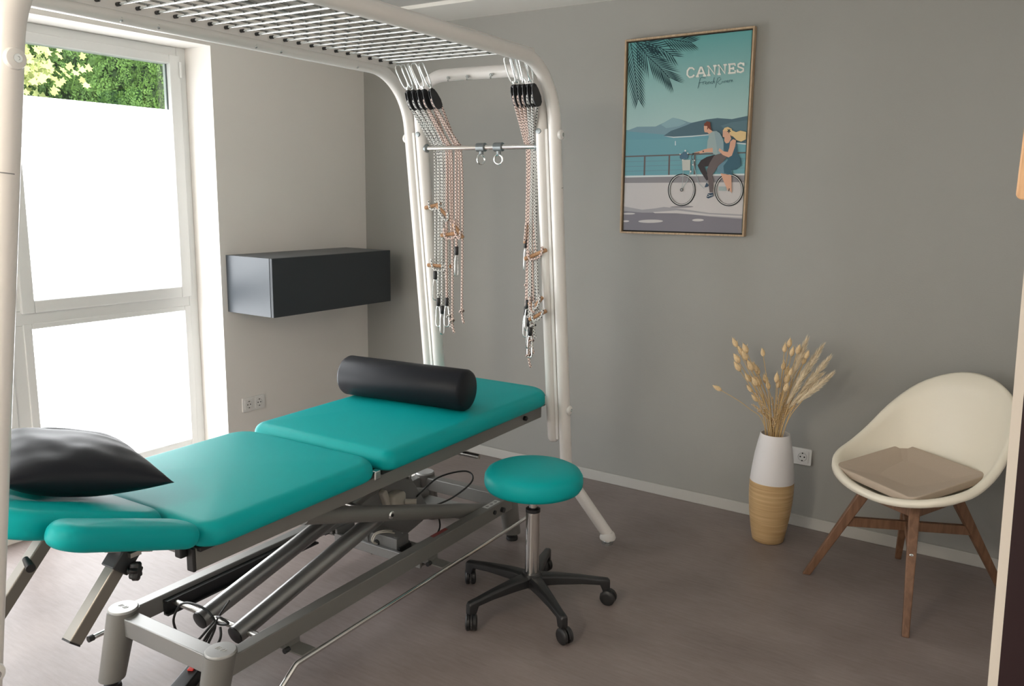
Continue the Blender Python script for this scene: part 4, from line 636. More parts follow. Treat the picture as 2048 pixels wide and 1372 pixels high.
# right wall with the doorway the photograph is taken from
JY = 0.55
bm = B(); box(bm, XR, XR + 0.14, JY + 0.045, YB, 0, ZC); box(bm, XR, XR + 0.14, YF, -0.6, 0, ZC); box(bm, XR, XR + 0.14, -0.6, JY + 0.045, 2.12, ZC)
struct('wall_right', bm, M['white_wall'])
bm = B(); box(bm, 1.2, 1.3, YF, YB, 0, ZC); box(bm, XR + 0.14, 1.2, 1.2, 1.3, 0, ZC); struct('wall_hall', bm, M['white_wall'])
# door frame: cream casing edge and dark red lining
def lean_box(bm, xl, xr, y0, y1, z0, z1):            # the frame stands slightly out of plumb
    fx = lambda x, z: x - (z - 1.306) * 0.0325
    vs = [bm.verts.new(p) for p in ((fx(xl, z0), y0, z0), (fx(xr, z0), y0, z0), (fx(xr, z0), y1, z0), (fx(xl, z0), y1, z0), (fx(xl, z1), y0, z1), (fx(xr, z1), y0, z1), (fx(xr, z1), y1, z1), (fx(xl, z1), y1, z1))]
    for f in ((0, 3, 2, 1), (4, 5, 6, 7), (0, 1, 5, 4), (1, 2, 6, 5), (2, 3, 7, 6), (3, 0, 4, 7)): bm.faces.new([vs[i] for i in f])
bm = B(); lean_box(bm, -0.0100, 0.027, JY, JY + 0.0445, 0, 2.16)
dr = struct('door_1', bm, M['jamb_cream'])
bm = B(); lean_box(bm, -0.0046, XR + 0.15, JY - 0.004, JY - 0.0005, 0, 2.12); struct('trim_1', bm, M['jamb_dark'])
# baseboards
def baseboard(name, x0, x1, y0, y1):
    bm = B(); box(bm, x0, x1, y0, y1, 0, 0.058); return struct(name, bm, M['base'], bevel=0.003)
baseboard('baseboard_back', XL, XR, YB - 0.012, YB)
baseboard('baseboard_left', XL, XL + 0.012, W1[1] + 0.005, YB - 0.012)
baseboard('baseboard_right', XR - 0.012, XR, JY + 0.05, YB - 0.012)

# ---- windows
def window(name, w, units, xg, pane_mat, clear_top=True):
    y0, y1, z0, z1 = w
    fw = 0.055
    xf0, xf1 = xg - 0.045, xg + 0.03
    bm = B()
    box(bm, xf0, xf1, y0, y0 + fw, z0, z1); box(bm, xf0, xf1, y1 - fw, y1, z0, z1)
    box(bm, xf0, xf1, y0 + fw, y1 - fw, z1 - fw, z1); box(bm, xf0, xf1, y0 + fw, y1 - fw, z0, z0 + fw)
    zt = 0.985                                             # transom
    box(bm, xf0, xf1, y0 + fw, y1 - fw, zt - 0.038, zt + 0.030)
    n = units; ys = [y0 + fw + (y1 - y0 - 2 * fw) * k / n for k in range(n + 1)]
    for y in ys[1:-1]:
        box(bm, xf0, xf1, y - 0.035, y + 0.035, z0 + fw, zt - 0.038); box(bm, xf0, xf1, y - 0.035, y + 0.035, zt + 0.030, z1 - fw)
    root = link(name, bm, M['pvc'], smooth=False, bevel=0.004, kind='structure')
    for k in range(n):
        a, b = ys[k] + (0.035 if k else 0), ys[k + 1] - (0.035 if k < n - 1 else 0)
        # opening sash, upper
        s = 0.052; zb, ztp = zt + 0.030, z1 - fw
        gb, gt = 1.062, 2.232
        bm = B(); xs0, xs1 = xg - 0.02, xg + 0.045
        box(bm, xs0, xs1, a - 0.01, a + s, zb - 0.012, ztp + 0.012); box(bm, xs0, xs1, b - s, b + 0.01, zb - 0.012, ztp + 0.012)
        box(bm, xs0, xs1, a + s, b - s, gt, ztp + 0.012); box(bm, xs0, xs1, a + s, b - s, zb - 0.012, gb)
        sash = link('sash', bm, M['pvc'], root, smooth=False, bevel=0.005)
        bm = B(); x = xg + 0.005
        box(bm, x, x + 0.006, a + s - 0.004, b - s + 0.004, gb - 0.004, 2.0)
        link('frosted_pane', bm, pane_mat, sash, smooth=False)
        bm = B(); box(bm, x, x + 0.006, a + s - 0.004, b - s + 0.004, 2.0, gt + 0.004)
        link('clear_pane', bm, M['glass'], sash, smooth=False)
        bm = B(); g = 0.006                                  # dark glazing gasket round the clear strip
        box(bm, x + 0.006, x + 0.012, b - s - g, b - s, 2.0, gt); box(bm, x + 0.006, x + 0.012, a + s, a + s + g, 2.0, gt)
        link('gasket', bm, M['gasket'], sash, smooth=False)
        bm = B(); tube(bm, [(xs1 + 0.006, b + 0.008, ztp - 0.10), (xs1 + 0.006, b + 0.008, ztp - 0.02)], 0.007, 10)
        link('hinge', bm, M['pvc'], sash)
        # fixed lower pane
        bm = B(); zc = zt - 0.038
        box(bm, xs0, xg + 0.036, a - 0.005, a + 0.035, z0 + fw - .005, zc + .005); box(bm, xs0, xg + 0.036, b - 0.035, b + 0.005, z0 + fw - .005, zc + .005)
        box(bm, xs0, xg + 0.036, a + 0.035, b - 0.035, zc - 0.022, zc + .005); box(bm, xs0, xg + 0.036, a + 0.035, b - 0.035, z0 + fw - .005, z0 + fw + 0.035)
        bead = link('glazing_bead', bm, M['pvc'], root, smooth=False, bevel=0.004)
        bm = B(); box(bm, x, x + 0.006, a + 0.03, b - 0.03, z0 + fw + 0.03, zc - 0.018)
        link('frosted_pane', bm, pane_mat, bead, smooth=False)
    return root
def glass_mat():
    m = bpy.data.materials.new('clear_glass'); m.use_nodes = True; nt = m.node_tree
    nt.nodes.remove(nt.nodes['Principled BSDF'])
    t = nt.nodes.new('ShaderNodeBsdfTransparent'); t.inputs[0].default_value = (0.93, 0.96, 0.95, 1)
    g = nt.nodes.new('ShaderNodeBsdfGlossy'); g.inputs['Roughness'].default_value = 0.02
    mx = nt.nodes.new('ShaderNodeMixShader'); mx.inputs[0].default_value = 0.06
    nt.links.new(t.outputs[0], mx.inputs[1]); nt.links.new(g.outputs[0], mx.inputs[2]); nt.links.new(mx.outputs[0], nt.nodes['Material Output'].inputs[0])
    return m
M['glass'] = glass_mat()
M['gasket'] = pbr('dark_gasket', (0.10, 0.12, 0.12), 0.5)
window('window_1', W1, 2, -4.055, M['frost'])
window('window_2', W2, 1, -4.055, M['frost'])
# frosted window in the wall behind the camera
bm = B(); yw = YF - 0.06
for a in ((-2.75, -2.68, 0.9, 2.2), (-1.07, -1.0, 0.9, 2.2), (-2.68, -1.07, 0.9, 0.97), (-2.68, -1.07, 2.13, 2.2)): box(bm, a[0], a[1], yw - 0.04, yw + 0.03, a[2], a[3])
w3 = struct('window_3', bm, M['pvc'])
bm = B(); box(bm, -2.69, -1.06, yw - 0.01, yw, 0.96, 2.14); link('frosted_pane', bm, M['frost2'], w3, smooth=False)

# ---- outside the window: hedge, vine and ground
bm = B(); box(bm, -9, -4.2, -4, 8, -0.3, -0.15); tag(link('paved_ground', bm, M['soil'], smooth=False), 'plain ground outside the window in front of the green hedge', 'ground')
rnd = random.Random(3)
bm = B()
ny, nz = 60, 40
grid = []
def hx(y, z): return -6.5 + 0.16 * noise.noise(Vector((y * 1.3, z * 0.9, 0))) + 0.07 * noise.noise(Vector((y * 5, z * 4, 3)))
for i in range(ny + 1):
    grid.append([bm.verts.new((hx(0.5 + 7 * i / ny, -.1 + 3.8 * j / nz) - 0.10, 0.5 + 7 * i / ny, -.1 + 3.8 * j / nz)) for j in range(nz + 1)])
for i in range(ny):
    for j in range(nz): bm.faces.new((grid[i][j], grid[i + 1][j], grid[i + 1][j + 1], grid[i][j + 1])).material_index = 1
def spray(bm, p, d, n, L, w, mi):
    """a flat conifer spray: little scale leaves fanning along a twig"""
    d = d.normalized(); x, y = frame_for(d, Vector((1, 0.2, 0.1)))
    for k in range(n):
        s = (k + 0.5) / n; c = p + d * L * s; sd = 1 if k % 2 else -1
        t = (d * 0.9 + x * sd * 0.9 + y * rnd.uniform(-.4, .4)).normalized(); l2 = L * 0.42 * (1.15 - s)
        nn = t.cross(y).normalized() * w
        v = [bm.verts.new(c - nn * .5), bm.verts.new(c + t * l2 * .55 - nn), bm.verts.new(c + t * l2), bm.verts.new(c + t * l2 * .55 + nn)]
        bm.faces.new(v).material_index = mi
for k in range(4200):
    y = rnd.uniform(2.2, 5.4); z = rnd.uniform(1.9, 3.1)
    p = Vector((hx(y, z) + rnd.uniform(-0.08, 0.06), y, z))
    spray(bm, p, Vector((rnd.uniform(.1, .6), rnd.uniform(-.5, .5), rnd.uniform(0.1, 1))), 7, rnd.uniform(.07, .13), rnd.uniform(.006, .011), 0)
hedge = link('hedge', bm, [M['leaf1'], M['leaf_core']], smooth=False, recalc=False)
tag(hedge, 'tall green conifer hedge seen through the clear strip at the top of the window', 'hedge', kind='stuff')
bm = B()
for k in range(900):
    y = 2.9 + abs(rnd.gauss(0, 0.28)) - 0.1 + rnd.uniform(-.2, 0); z = 2.40 + rnd.gauss(0, 0.12) - 0.25 * (1 if rnd.random() < .25 and y < 3.05 else 0)
    p = Vector((-6.2 + rnd.uniform(-.12, .12), y, z)); s = rnd.uniform(.022, .042)
    n_ = Vector((1, rnd.uniform(-1, 1), rnd.uniform(-0.4, 1.3))).normalized(); x, yv = frame_for(n_, Vector((0, rnd.uniform(-.4, .4), 1)))
    lob = [(0, -1), (.35, -.55), (.9, -.6), (.6, -.1), (1, .3), (.45, .3), (0, 1), (-.45, .3), (-1, .3), (-.6, -.1), (-.9, -.6), (-.35, -.55)]
    bm.faces.new([bm.verts.new(p + x * a * s + yv * b * s) for a, b in lob])
tag(link('vine', bm, M['leaf2'], smooth=False, recalc=False), 'yellow-green lobed vine leaves hanging in front of the hedge at the left', 'vine', kind='stuff')

# ---- ceiling lamp of the room (above the picture's top edge)
lp = thing('ceiling_lamp', 'round opal globe lamp on the ceiling before the sling cage', 'ceiling lamp', (-1.7, -0.9, ZC + 0.02))
bm = B(); lathe(bm, [(0, 0), (0.11, 0), (0.11, -0.03), (0, -0.03)], 32); link('lamp_base', bm, M['white_plastic'], lp)
bm = B(); lathe(bm, [(0.10, -0.031)] + [(0.17 * math.sin(a), -0.155 - 0.155 * math.cos(a) * -1 * -1) for a in [PI - 0.62 - (PI - .62) * k / 14 for k in range(15)]], 32); link('lamp_globe', bm, M['lamp'], lp)
# ================================================================== WALL CABINET
cab = thing('wall_cabinet', 'anthracite wall-mounted cabinet hanging in the corner beside the window', 'cabinet', (XL, 3.375, 0.925))
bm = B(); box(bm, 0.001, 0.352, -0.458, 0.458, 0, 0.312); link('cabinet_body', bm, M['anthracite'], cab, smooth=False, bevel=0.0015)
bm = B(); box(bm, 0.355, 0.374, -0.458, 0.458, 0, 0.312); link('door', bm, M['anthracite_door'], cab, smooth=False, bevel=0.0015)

# ================================================================== SOCKETS
def socket(label, loc, rz, w=0.158, h=0.082):
    t = thing('double_socket', label, 'wall socket', loc, rz)
    bm = B(); vs = slab(bm, w, h, 0.006, 0, 0.009, 0.002, n=4, inner=2, mat=Matrix.Rotation(PI / 2, 4, 'X'))
    link('cover_frame', bm, M['socket'], t)
    for s in (-1, 1):
        bm = B(); m = Matrix.Translation((s * 0.0365, -0.0091, 0)) @ Matrix.Rotation(PI / 2, 4, 'X')
        slab(bm, 0.058, 0.058, 0.004, 0.0, 0.0022, 0.001, n=4, inner=2, mat=m)
        ins = link('socket_insert', bm, M['socket'], t)
        bm = B(); lathe(bm, [(0.0215, 0.0023), (0.0205, 0.0035), (0.0195, 0.0023), (0.0192, 0.0018), (0, 0.0017)], 28, mat=m)
        well = link('socket_well', bm, M['socket_in'], ins)
        bm = B()
        for q in (-1, 1): lathe(bm, [(0.0038, 0.0020), (0.0036, 0.0026), (0, 0.0026)], 12, mat=m @ Matrix.Translation((q * 0.0095, 0, 0)))
        for q in (-1, 1): box(bm, -0.003, 0.003, q * 0.0185 - 0.003, q * 0.0185 + 0.003, 0.0018, 0.0034, mat=m)
        link('contact_holes', bm, M['hole'], ins)
    return t
socket('white double wall socket on the white wall below the dark cabinet', (XL, 3.06, 0.376), PI / 2)
socket('white double wall socket on the grey wall behind the tall vase', (-0.988, YB, 0.356), 0)

# ================================================================== PICTURE
pic = thing('framed_poster', 'framed travel poster of a couple on a bicycle by the sea, on the grey wall', 'picture', (-1.640, YB, 1.885))
pic.rotation_euler = (0, math.radians(-0.7), 0)
FW, FH = 0.332, 0.4855
bm = B()
for a in ((-FW, -FW + .009, -FH, FH), (FW - .009, FW, -FH, FH), (-FW + .009, FW - .009, FH - .009, FH), (-FW + .009, FW - .009, -FH, -FH + .009)):
    box(bm, a[0], a[1], -0.035, -0.002, a[2], a[3])
link('frame', bm, M['frame_wood'], pic, smooth=False, bevel=0.0012)
bm = B(); box(bm, -FW + .009, FW - .009, -0.012, -0.003, -FH + .009, FH - .009); link('backing', bm, M['hole'], pic, smooth=False)
def sky_mat():
    m, nt, b = new_mat('poster_sky'); tc = nt.nodes.new('ShaderNodeTexCoord'); s = nt.nodes.new('ShaderNodeSeparateXYZ')
    mr = nt.nodes.new('ShaderNodeMapRange'); mr.inputs[1].default_value = 0.02; mr.inputs[2].default_value = 0.47
    r = nt.nodes.new('ShaderNodeValToRGB'); r.color_ramp.elements[0].color = (0.40, 0.56, 0.54, 1); r.color_ramp.elements[1].color = (0.105, 0.33, 0.33, 1)
    nt.links.new(tc.outputs['Object'], s.inputs[0]); nt.links.new(s.outputs[2], mr.inputs[0]); nt.links.new(mr.outputs[0], r.inputs[0]); nt.links.new(r.outputs[0], b.inputs['Base Color'])
    b.inputs['Roughness'].default_value = 0.75; return m
INK = {'sea': (.15, .34, .40), 'sea2': (.16, .36, .41), 'far': (.20, .32, .37), 'far2': (.25, .40, .44), 'hill': (.085, .15, .185), 'hill2': (.11, .19, .225),
       'foam': (.62, .68, .68), 'rail': (.14, .12, .115), 'rail2': (.16, .25, .28), 'kerb': (.27, .26, .275), 'kerb2': (.36, .35, .37), 'prom': (.56, .535, .53), 'road': (.215, .205, .235),
       'palm': (.013, .045, .055), 'title': (.74, .73, .67), 'shade': (.42, .52, .50), 'ink': (.03, .09, .11), 'tyre': (.016, .018, .022), 'white': (.70, .70, .68), 'bikef': (.36, .43, .43),
       'basket': (.50, .52, .48), 'flower': (.09, .17, .24), 'skin': (.66, .38, .27), 'hair': (.70, .52, .27), 'mhair': (.17, .055, .035), 'dress': (.055, .13, .175), 'dress2': (.14, .26, .33),
       'dark': (.03, .04, .05), 'trouser': (.145, .12, .12), 'trouserd': (.05, .042, .045), 'shoe': (.05, .08, .12), 'shirt': (.33, .42, .42), 'shirt2': (.27, .37, .40)}
keys = list(INK)
mats = [sky_mat()] + [pbr('poster_' + k, INK[k], 0.75, spec=0.3) for k in keys]
bm = B(); box(bm, -0.3165, 0.3165, -0.0245, -0.0125, -0.4695, 0.4695)
y = -0.0246
for entry in ART.split('|'):
    k, pts = entry.split(':'); y -= 0.0000095
    vs = [bm.verts.new((float(a) / 1000, y, float(b) / 1000)) for a, b in (q.split(',') for q in pts.split(' '))]
    try: bm.faces.new(vs).material_index = keys.index(k) + 1
    except ValueError: pass
link('print', bm, mats, pic, smooth=False, recalc=False)


# ================================================================== TREATMENT COUCH
BED = thing('treatment_couch', 'height-adjustable treatment couch with teal padding on a silver frame, under the sling cage', 'treatment table', (-2.21, 2.198, 0), math.atan(0.0375))
def pad(name, w, l, rc, z0, z1, cu, cv, re=0.03, dome=0.012, fn=None, mat='teal', pre=None):
    bm = B(); m = Matrix.Translation((cu, cv, 0))
    if pre is not None: m = pre
    slab(bm, w, l, rc, z0, z1, re, dome, mat=m, fn=fn, n=10, inner=8)
    return link(name, bm, M[mat], BED, angle=60)
# two lying surfaces
pad('leg_cushion', 0.70, 1.205, [0.13, 0.13, 0.05, 0.05], 0.634, 0.705, -0.005, 0.447, 0.042, 0.008)
pad('back_cushion', 0.70, 0.735, [0.10, 0.10, 0.07, 0.07], 0.630, 0.698, -0.005, -0.545, 0.042, 0.010)
# tilted head part
TILT = math.radians(-19)
HM = Matrix.Translation((0, -0.925, 0.648)) @ Matrix.Rotation(TILT, 4, 'X')
bm = B()
def headfn(c):                                   # shallow hollow for the face
    d = math.exp(-((c.x / 0.07) ** 2 + ((c.y + 0.02) / 0.12) ** 2))
    return (c.x, c.y, c.z - 0.02 * d * (1 if c.z > 0.03 else 0))
slab(bm, 0.44, 0.50, [0.10, 0.10, 0.12, 0.12], -0.005, 0.065, 0.032, 0.006, fn=headfn, mat=HM @ Matrix.Translation((-0.01, -0.24, 0)), n=10, inner=8)
link('head_cushion', bm, M['teal'], BED, angle=60)
for s in (1, -1):
    bm = B(); slab(bm, 0.135, 0.405, 0.065, -0.034, 0.030, 0.032, 0.005, bottom_re=0.026, mat=HM @ Matrix.Translation((s * 0.285, -0.195, 0.030)) , n=12, inner=5)
    link('arm_pad', bm, M['teal'], BED, angle=60)
    # square guide tube with clamp and star knob
    bm = B(); p0 = Vector((s * 0.262 + 0.0, -1.085, 0.695)); p1 = p0 + Vector((0, -0.165, -0.185))
    beam(bm, p0, p1, 0.036, 0.036, up=Vector((0, -0.7, 0.7)))
    gt = link('guide_tube', bm, M['guide'], BED, smooth=False, bevel=0.003)
    bm = B(); beam(bm, p1, p1 + (p1 - p0).normalized() * 0.004, 0.033, 0.033, up=Vector((0, -0.7, 0.7))); link('end_cap', bm, M['black_plastic'], gt, smooth=False)
    bm = B(); q0 = p0.lerp(p1, 0.02); q1 = p0.lerp(p1, 0.26); beam(bm, q0, q1, 0.050, 0.052, up=Vector((0, -0.7, 0.7)))
    cl = link('clamp', bm, M['dark_steel'], BED, smooth=False, bevel=0.003)
    bm = B(); kc = q1 + Vector((s * 0.026, 0.02, -0.004)); km = axis_mat(kc, (s * 0.8, 0.55, 0.0))
    ring = []
    pts = 42
    for h, rr in ((0, 0.8), (0.004, 1), (0.018, 1), (0.022, 0.85)):
        ring.append([bm.verts.new(km @ Vector(((0.0205 + 0.004 * math.cos(7 * 2 * PI * k / pts)) * rr * math.cos(2 * PI * k / pts), (0.0205 + 0.004 * math.cos(7 * 2 * PI * k / pts)) * rr * math.sin(2 * PI * k / pts), h + 0.008))) for k in range(pts)])
    for i in range(3):
        for k in range(pts): bm.faces.new((ring[i][k], ring[i][(k + 1) % pts], ring[i + 1][(k + 1) % pts], ring[i + 1][k]))
    bm.faces.new(ring[-1]); bm.faces.new(ring[0][::-1])
    tube(bm, [kc, kc + (km.to_3x3() @ Vector((0, 0, 0.01)))], 0.008, 10)
    link('star_knob', bm, M['black_plastic'], cl, angle=50)
# head bracket
bm = B()
for s in (-1, 1): beam(bm, (s * 0.20, -0.90, 0.615), (s * 0.20, -1.22, 0.735), 0.025, 0.02)
beam(bm, (-0.30, -1.09, 0.685), (0.30, -1.09, 0.685), 0.03, 0.012)
for s in (-1, 1): beam(bm, (s * .262, -1.03, 0.672), (s * .262, -1.16, 0.718), 0.04, 0.014)
link('head_bracket', bm, M['steel'], BED, smooth=False)
bm = B()
kp = Vector((-0.03, -1.12, 0.68)); beam(bm, kp, kp + Vector((0, -0.17, -0.19)), 0.036, 0.036, up=Vector((0, -0.7, 0.7)))
link('guide_tube', bm, M['guide'], BED, smooth=False, bevel=0.003)
bm = B(); tube(bm, [kp + Vector((0.0, -0.07, -0.055)), kp + Vector((0.050, -0.085, -0.062))], [0.009, 0.012], 12); link('release_lever', bm, M['black_plastic'], BED)

# upper frame
for s in (1, -1):
    bm = B(); box(bm, s * 0.272 - 0.014, s * 0.272 + 0.014, -0.905, 1.02, 0.560, 0.626)
    rl = link('upper_rail', bm, M['silver'], BED, smooth=False, bevel=0.003)
    bm = B(); box(bm, s * 0.272 - 0.0145, s * 0.272 + 0.0145, -0.915, -0.9045, 0.559, 0.627); link('end_cap', bm, M['black_plastic'], rl, smooth=False, bevel=0.003)
    bm = B(); lathe(bm, [(0, 0), (0.011, 0), (0.011, 0.012), (0.007, 0.016), (0, 0.016)], 12, mat=axis_mat((s * 0.286, 0.86, 0.592), (s, 0, 0))); link('bolt', bm, M['black_plastic'], rl)
for v in (-0.86, -0.16, 0.3, 0.98):
    bm = B(); box(bm, -0.26, 0.26, v - 0.018, v + 0.018, 0.572, 0.620); link('upper_crossbar', bm, M['silver'], BED, smooth=False, bevel=0.002)
for s in (-1, 1):
    bm = B(); box(bm, s * 0.2485 - .0135, s * 0.2485 + .0135, -0.935, -0.83, 0.600, 0.634); link('hinge_wedge', bm, M['black_plastic'], BED, smooth=False, bevel=0.004)
    bm = B(); box(bm, s * 0.30 - 0.012, s * 0.30 + 0.012, -0.190, -0.160, 0.612, 0.645); link('section_hinge', bm, M['zinc'], BED, smooth=False, bevel=0.004)
bm = B(); box(bm, -0.30, 0.30, -0.90, -0.19, 0.618, 0.6305); box(bm, -0.30, 0.30, -0.14, 1.03, 0.618, 0.6335); link('cushion_board', bm, M['black_plastic'], BED, smooth=False)

# base: four splayed corner columns, rails
def column(u, v, s):
    top = Vector((u, v, 0.25)); bot = Vector((u, v + s * 0.055, 0.035)); n = 28
    bm = B(); d = bot - top; rings = []
    for k in range(9):
        t = k / 8; c = top.lerp(bot, t); r = 0.046 - 0.007 * t
        rings.append([bm.verts.new(c + Vector((r * math.cos(2 * PI * i / n), r * math.sin(2 * PI * i / n) * 1.08, 0))) for i in range(n)])
    for k in range(8):
        for i in range(n): bm.faces.new((rings[k][i], rings[k + 1][i], rings[k + 1][(i + 1) % n], rings[k][(i + 1) % n]))
    bm.faces.new(rings[-1])
    bm.faces.new(rings[0][::-1])
    o = link('corner_column', bm, M['silver'], BED, angle=50)
    bm = B(); lathe(bm, [(0.0462, 0.250), (0.0462, 0.254), (0.0435, 0.2575), (0, 0.2585)], 32, u, v); c = link('column_cap', bm, M['gray_cap'], o, angle=50)
    bm = B(); lathe(bm, [(0.016, 0.036), (0.016, 0.018), (0.026, 0.016), (0.028, 0.004), (0.026, 0), (0, 0)], 20, bot.x, bot.y); link('foot', bm, M['black_rubber'], o)
    return c
caps = [column(su * 0.235, sv * 0.80, sv) for sv in (-1, 1) for su in (1, -1)]
# raised mark on the near caps: four short strokes and a dash, as moulded there
for i, (su, sv) in enumerate(((1, -1), (-1, -1))):
    bm = B(); ux, vy = su * 0.235, sv * 0.80
    for a, b in (((-.018, -.006), (-.013, .008)), ((-.010, -.006), (-.005, .008)), ((.004, -.006), (.009, .008)), ((.012, -.006), (.017, .008)), ((-.003, .001), (.004, .001))):
        beam(bm, (ux + a[0], vy + a[1], 0.2588), (ux + b[0], vy + b[1], 0.2588), 0.0022, 0.0012)
    link('cap_lettering', bm, M['engrave'], caps[i], smooth=False)
for s in (1, -1):
    bm = B(); box(bm, s * 0.250 - 0.022, s * 0.250 + 0.022, -0.80, 0.80, 0.178, 0.240)
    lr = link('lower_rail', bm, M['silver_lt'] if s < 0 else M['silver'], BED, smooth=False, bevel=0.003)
    bm = B(); x0 = s * 0.228; x1 = s * 0.205      # guide channel on the inner side
    box(bm, min(x0, x1), max(x0, x1), -0.66, 0.05 if s < 0 else -0.2, 0.168, 0.174); box(bm, min(x0, x1), max(x0, x1), -0.66, 0.05 if s < 0 else -.2, 0.216, 0.222)
    box(bm, min(x0, s * .224), max(x0, s * .224), -0.66, 0.05 if s < 0 else -.2, 0.168, 0.222)
    link('guide_channel', bm, M['dark_steel'], lr, smooth=False)
for v in (-0.80, 0.80):
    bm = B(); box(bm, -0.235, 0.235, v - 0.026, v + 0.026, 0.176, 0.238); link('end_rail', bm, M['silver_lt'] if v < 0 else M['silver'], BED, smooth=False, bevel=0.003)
# labels on the right lower rail
bm = B(); box(bm, 0.2335, 0.262, 0.60, 0.705, 0.2402, 0.2406); wl = link('rating_label', bm, M['whitelabel'], BED, smooth=False)
bm = B()
for k in range(3):
    c = Vector((0.2475, 0.62 + 0.033 * k, 0.2409)); pts = [c + Vector((0.007 * math.cos(a), 0.009 * math.sin(a), 0)) for a in (PI / 2, PI / 2 + 2.09, PI / 2 + 4.19)]
    for i in range(3): beam(bm, pts[i], pts[(i + 1) % 3], 0.0016, 0.0004)
link('label_symbols', bm, M['hole'], wl, smooth=False)
bm = B(); box(bm, 0.231, 0.250, 0.225, 0.325, 0.2402, 0.2406); link('red_label', bm, M['redlabel'], BED, smooth=False)
for v, z, r_, h_ in ((0.64, 0.212, 0.010, 0.006), (0.70, 0.205, 0.012, 0.014)):
    bm = B(); lathe(bm, [(0, 0), (r_, 0), (r_, h_), (0, h_)], 12, mat=axis_mat((0.272, v, z), (1, 0, 0))); link('rail_screw', bm, M['dark_steel'], BED)

# scissor lift arms
def arm(name, u, a, b, r, mat, capmat='black_plastic', cap_at=0):
    a = Vector((u, *a)); b = Vector((u, *b))
    bm = B(); tube(bm, [a, b], r, 28); o = link(name, bm, mat, BED)
    bm = B(); d = (a - b).normalized() if cap_at == 0 else (b - a).normalized(); p = a if cap_at == 0 else b
    tube(bm, [p - d * 0.001, p + d * 0.004, p + d * 0.006], [r * 0.96, r * 0.96, r * 0.8], 24); link('tube_cap', bm, M['black_plastic'], o)
    return o
arm('lift_arm', 0.125, (-0.655, 0.200), (0.04, 0.364), 0.031, M['tube_grey'])
arm('lift_arm', -0.045, (-0.655, 0.200), (0.55, 0.485), 0.031, M['tube_grey'])
bm = B(); tube(bm, [(-0.228, -0.625, 0.205), (0.228, -0.625, 0.205)], 0.0105, 16); link('lift_axle', bm, M['steel'], BED)
bm = B(); tube(bm, [(-0.25, 0.55, 0.487), (0.25, 0.55, 0.487)], 0.0105, 16); link('lift_axle', bm, M['steel'], BED)
for u in (0.195, -0.16):
    a = arm('cross_arm', u, (-0.42, 0.537), (0.70, 0.187), 0.030, M['silver'], cap_at=1)
    if u > 0:
        bm = B(); lathe(bm, [(0.0, 0.0), (0.0155, 0.0), (0.0155, 0.004), (0.011, 0.008), (0, 0.008)], 20, mat=axis_mat((u + 0.028, -0.003, 0.406), (1, 0, 0)))
        bo = link('pivot_bolt', bm, M['zinc'], a)
        bm = B(); lathe(bm, [(0.0, 0.0), (0.006, 0.0), (0.006, 0.0025), (0, 0.0025)], 6, mat=axis_mat((u + 0.0362, -0.003, 0.406), (1, 0, 0))); link('hex_recess', bm, M['hole'], bo)
bm = B(); tube(bm, [(-0.17, 0, 0.400), (0.20, 0, 0.400)], 0.011, 16); link('pivot_axle', bm, M['steel'], BED)
bm = B(); beam(bm, (-0.11, -0.25, 0.565), (-0.11, 0.30, 0.30), 0.09, 0.05); link('lift_bracket', bm, M['silver'], BED, smooth=False, bevel=0.004)

# motor group: plate, housing, box
bm = B()
def plate(bm, pts, u0, u1):
    a = [bm.verts.new((u0, *p)) for p in pts]; b = [bm.verts.new((u1, *p)) for p in pts]
    bm.faces.new(a); bm.faces.new(b[::-1])
    for i in range(len(pts)): bm.faces.new((a[i], a[(i + 1) % len(pts)], b[(i + 1) % len(pts)], b[i]))
plate(bm, [(0.20, 0.10), (0.13, 0.36), (0.22, 0.41), (0.27, 0.385), (0.32, 0.385), (0.38, 0.43), (0.45, 0.38), (0.60, 0.17), (0.55, 0.13), (0.40, 0.10)], -0.06, -0.052)
mp = link('motor_plate', bm, M['motor'], BED, smooth=False, bevel=0.003)
bm = B(); lathe(bm, [(0, 0), (0.014, 0), (0.014, 0.012), (0.009, 0.016), (0, 0.016)], 14, mat=axis_mat((-0.052, 0.44, 0.375), (1, 0, 0))); link('bolt', bm, M['zinc'], mp)
bm = B(); slab(bm, 0.07, 0.085, 0.02, 0, 0.05, 0.012, 0.003, mat=Matrix.Translation((-0.052, 0.33, 0.305)) @ Matrix.Rotation(PI / 2, 4, 'Y'), n=6, inner=3)
slab(bm, 0.10, 0.03, 0.012, 0, 0.03, 0.008, 0.003, mat=Matrix.Translation((-0.052, 0.275, 0.32)) @ Matrix.Rotation(PI / 2, 4, 'Y') @ Matrix.Rotation(0.4, 4, 'Z'), n=6, inner=3)
lathe(bm, [(0.012, 0), (0.012, 0.05), (0.0075, 0.05), (0.007, 0.03), (0, 0.03)], 16, mat=axis_mat((0.0, 0.355, 0.295), (0.8, 0.6, 0.0)))
link('motor_plug', bm, M['ivory'], BED)
bm = B(); lathe(bm, [(0, 0), (0.040, 0), (0.044, 0.006), (0.044, 0.15), (0.038, 0.165), (0, 0.165)], 28, mat=axis_mat((-0.10, 0.28, 0.27), (0.0, 0.85, -0.35))); link('motor', bm, M['silver'], BED)
bm = B(); box(bm, -0.228, 0.228, 0.18, 0.27, 0.128, 0.138); box(bm, -0.228, 0.228, 0.165, 0.180, 0.125, 0.165); box(bm, -0.228, 0.228, 0.27, 0.285, 0.125, 0.165)
for s in (-1, 1): box(bm, s * 0.222 - 0.006, s * 0.222 + 0.006, 0.17, 0.28, 0.14, 0.185)
link('cross_channel', bm, M['silver_lt'], BED, smooth=False, bevel=0.002)
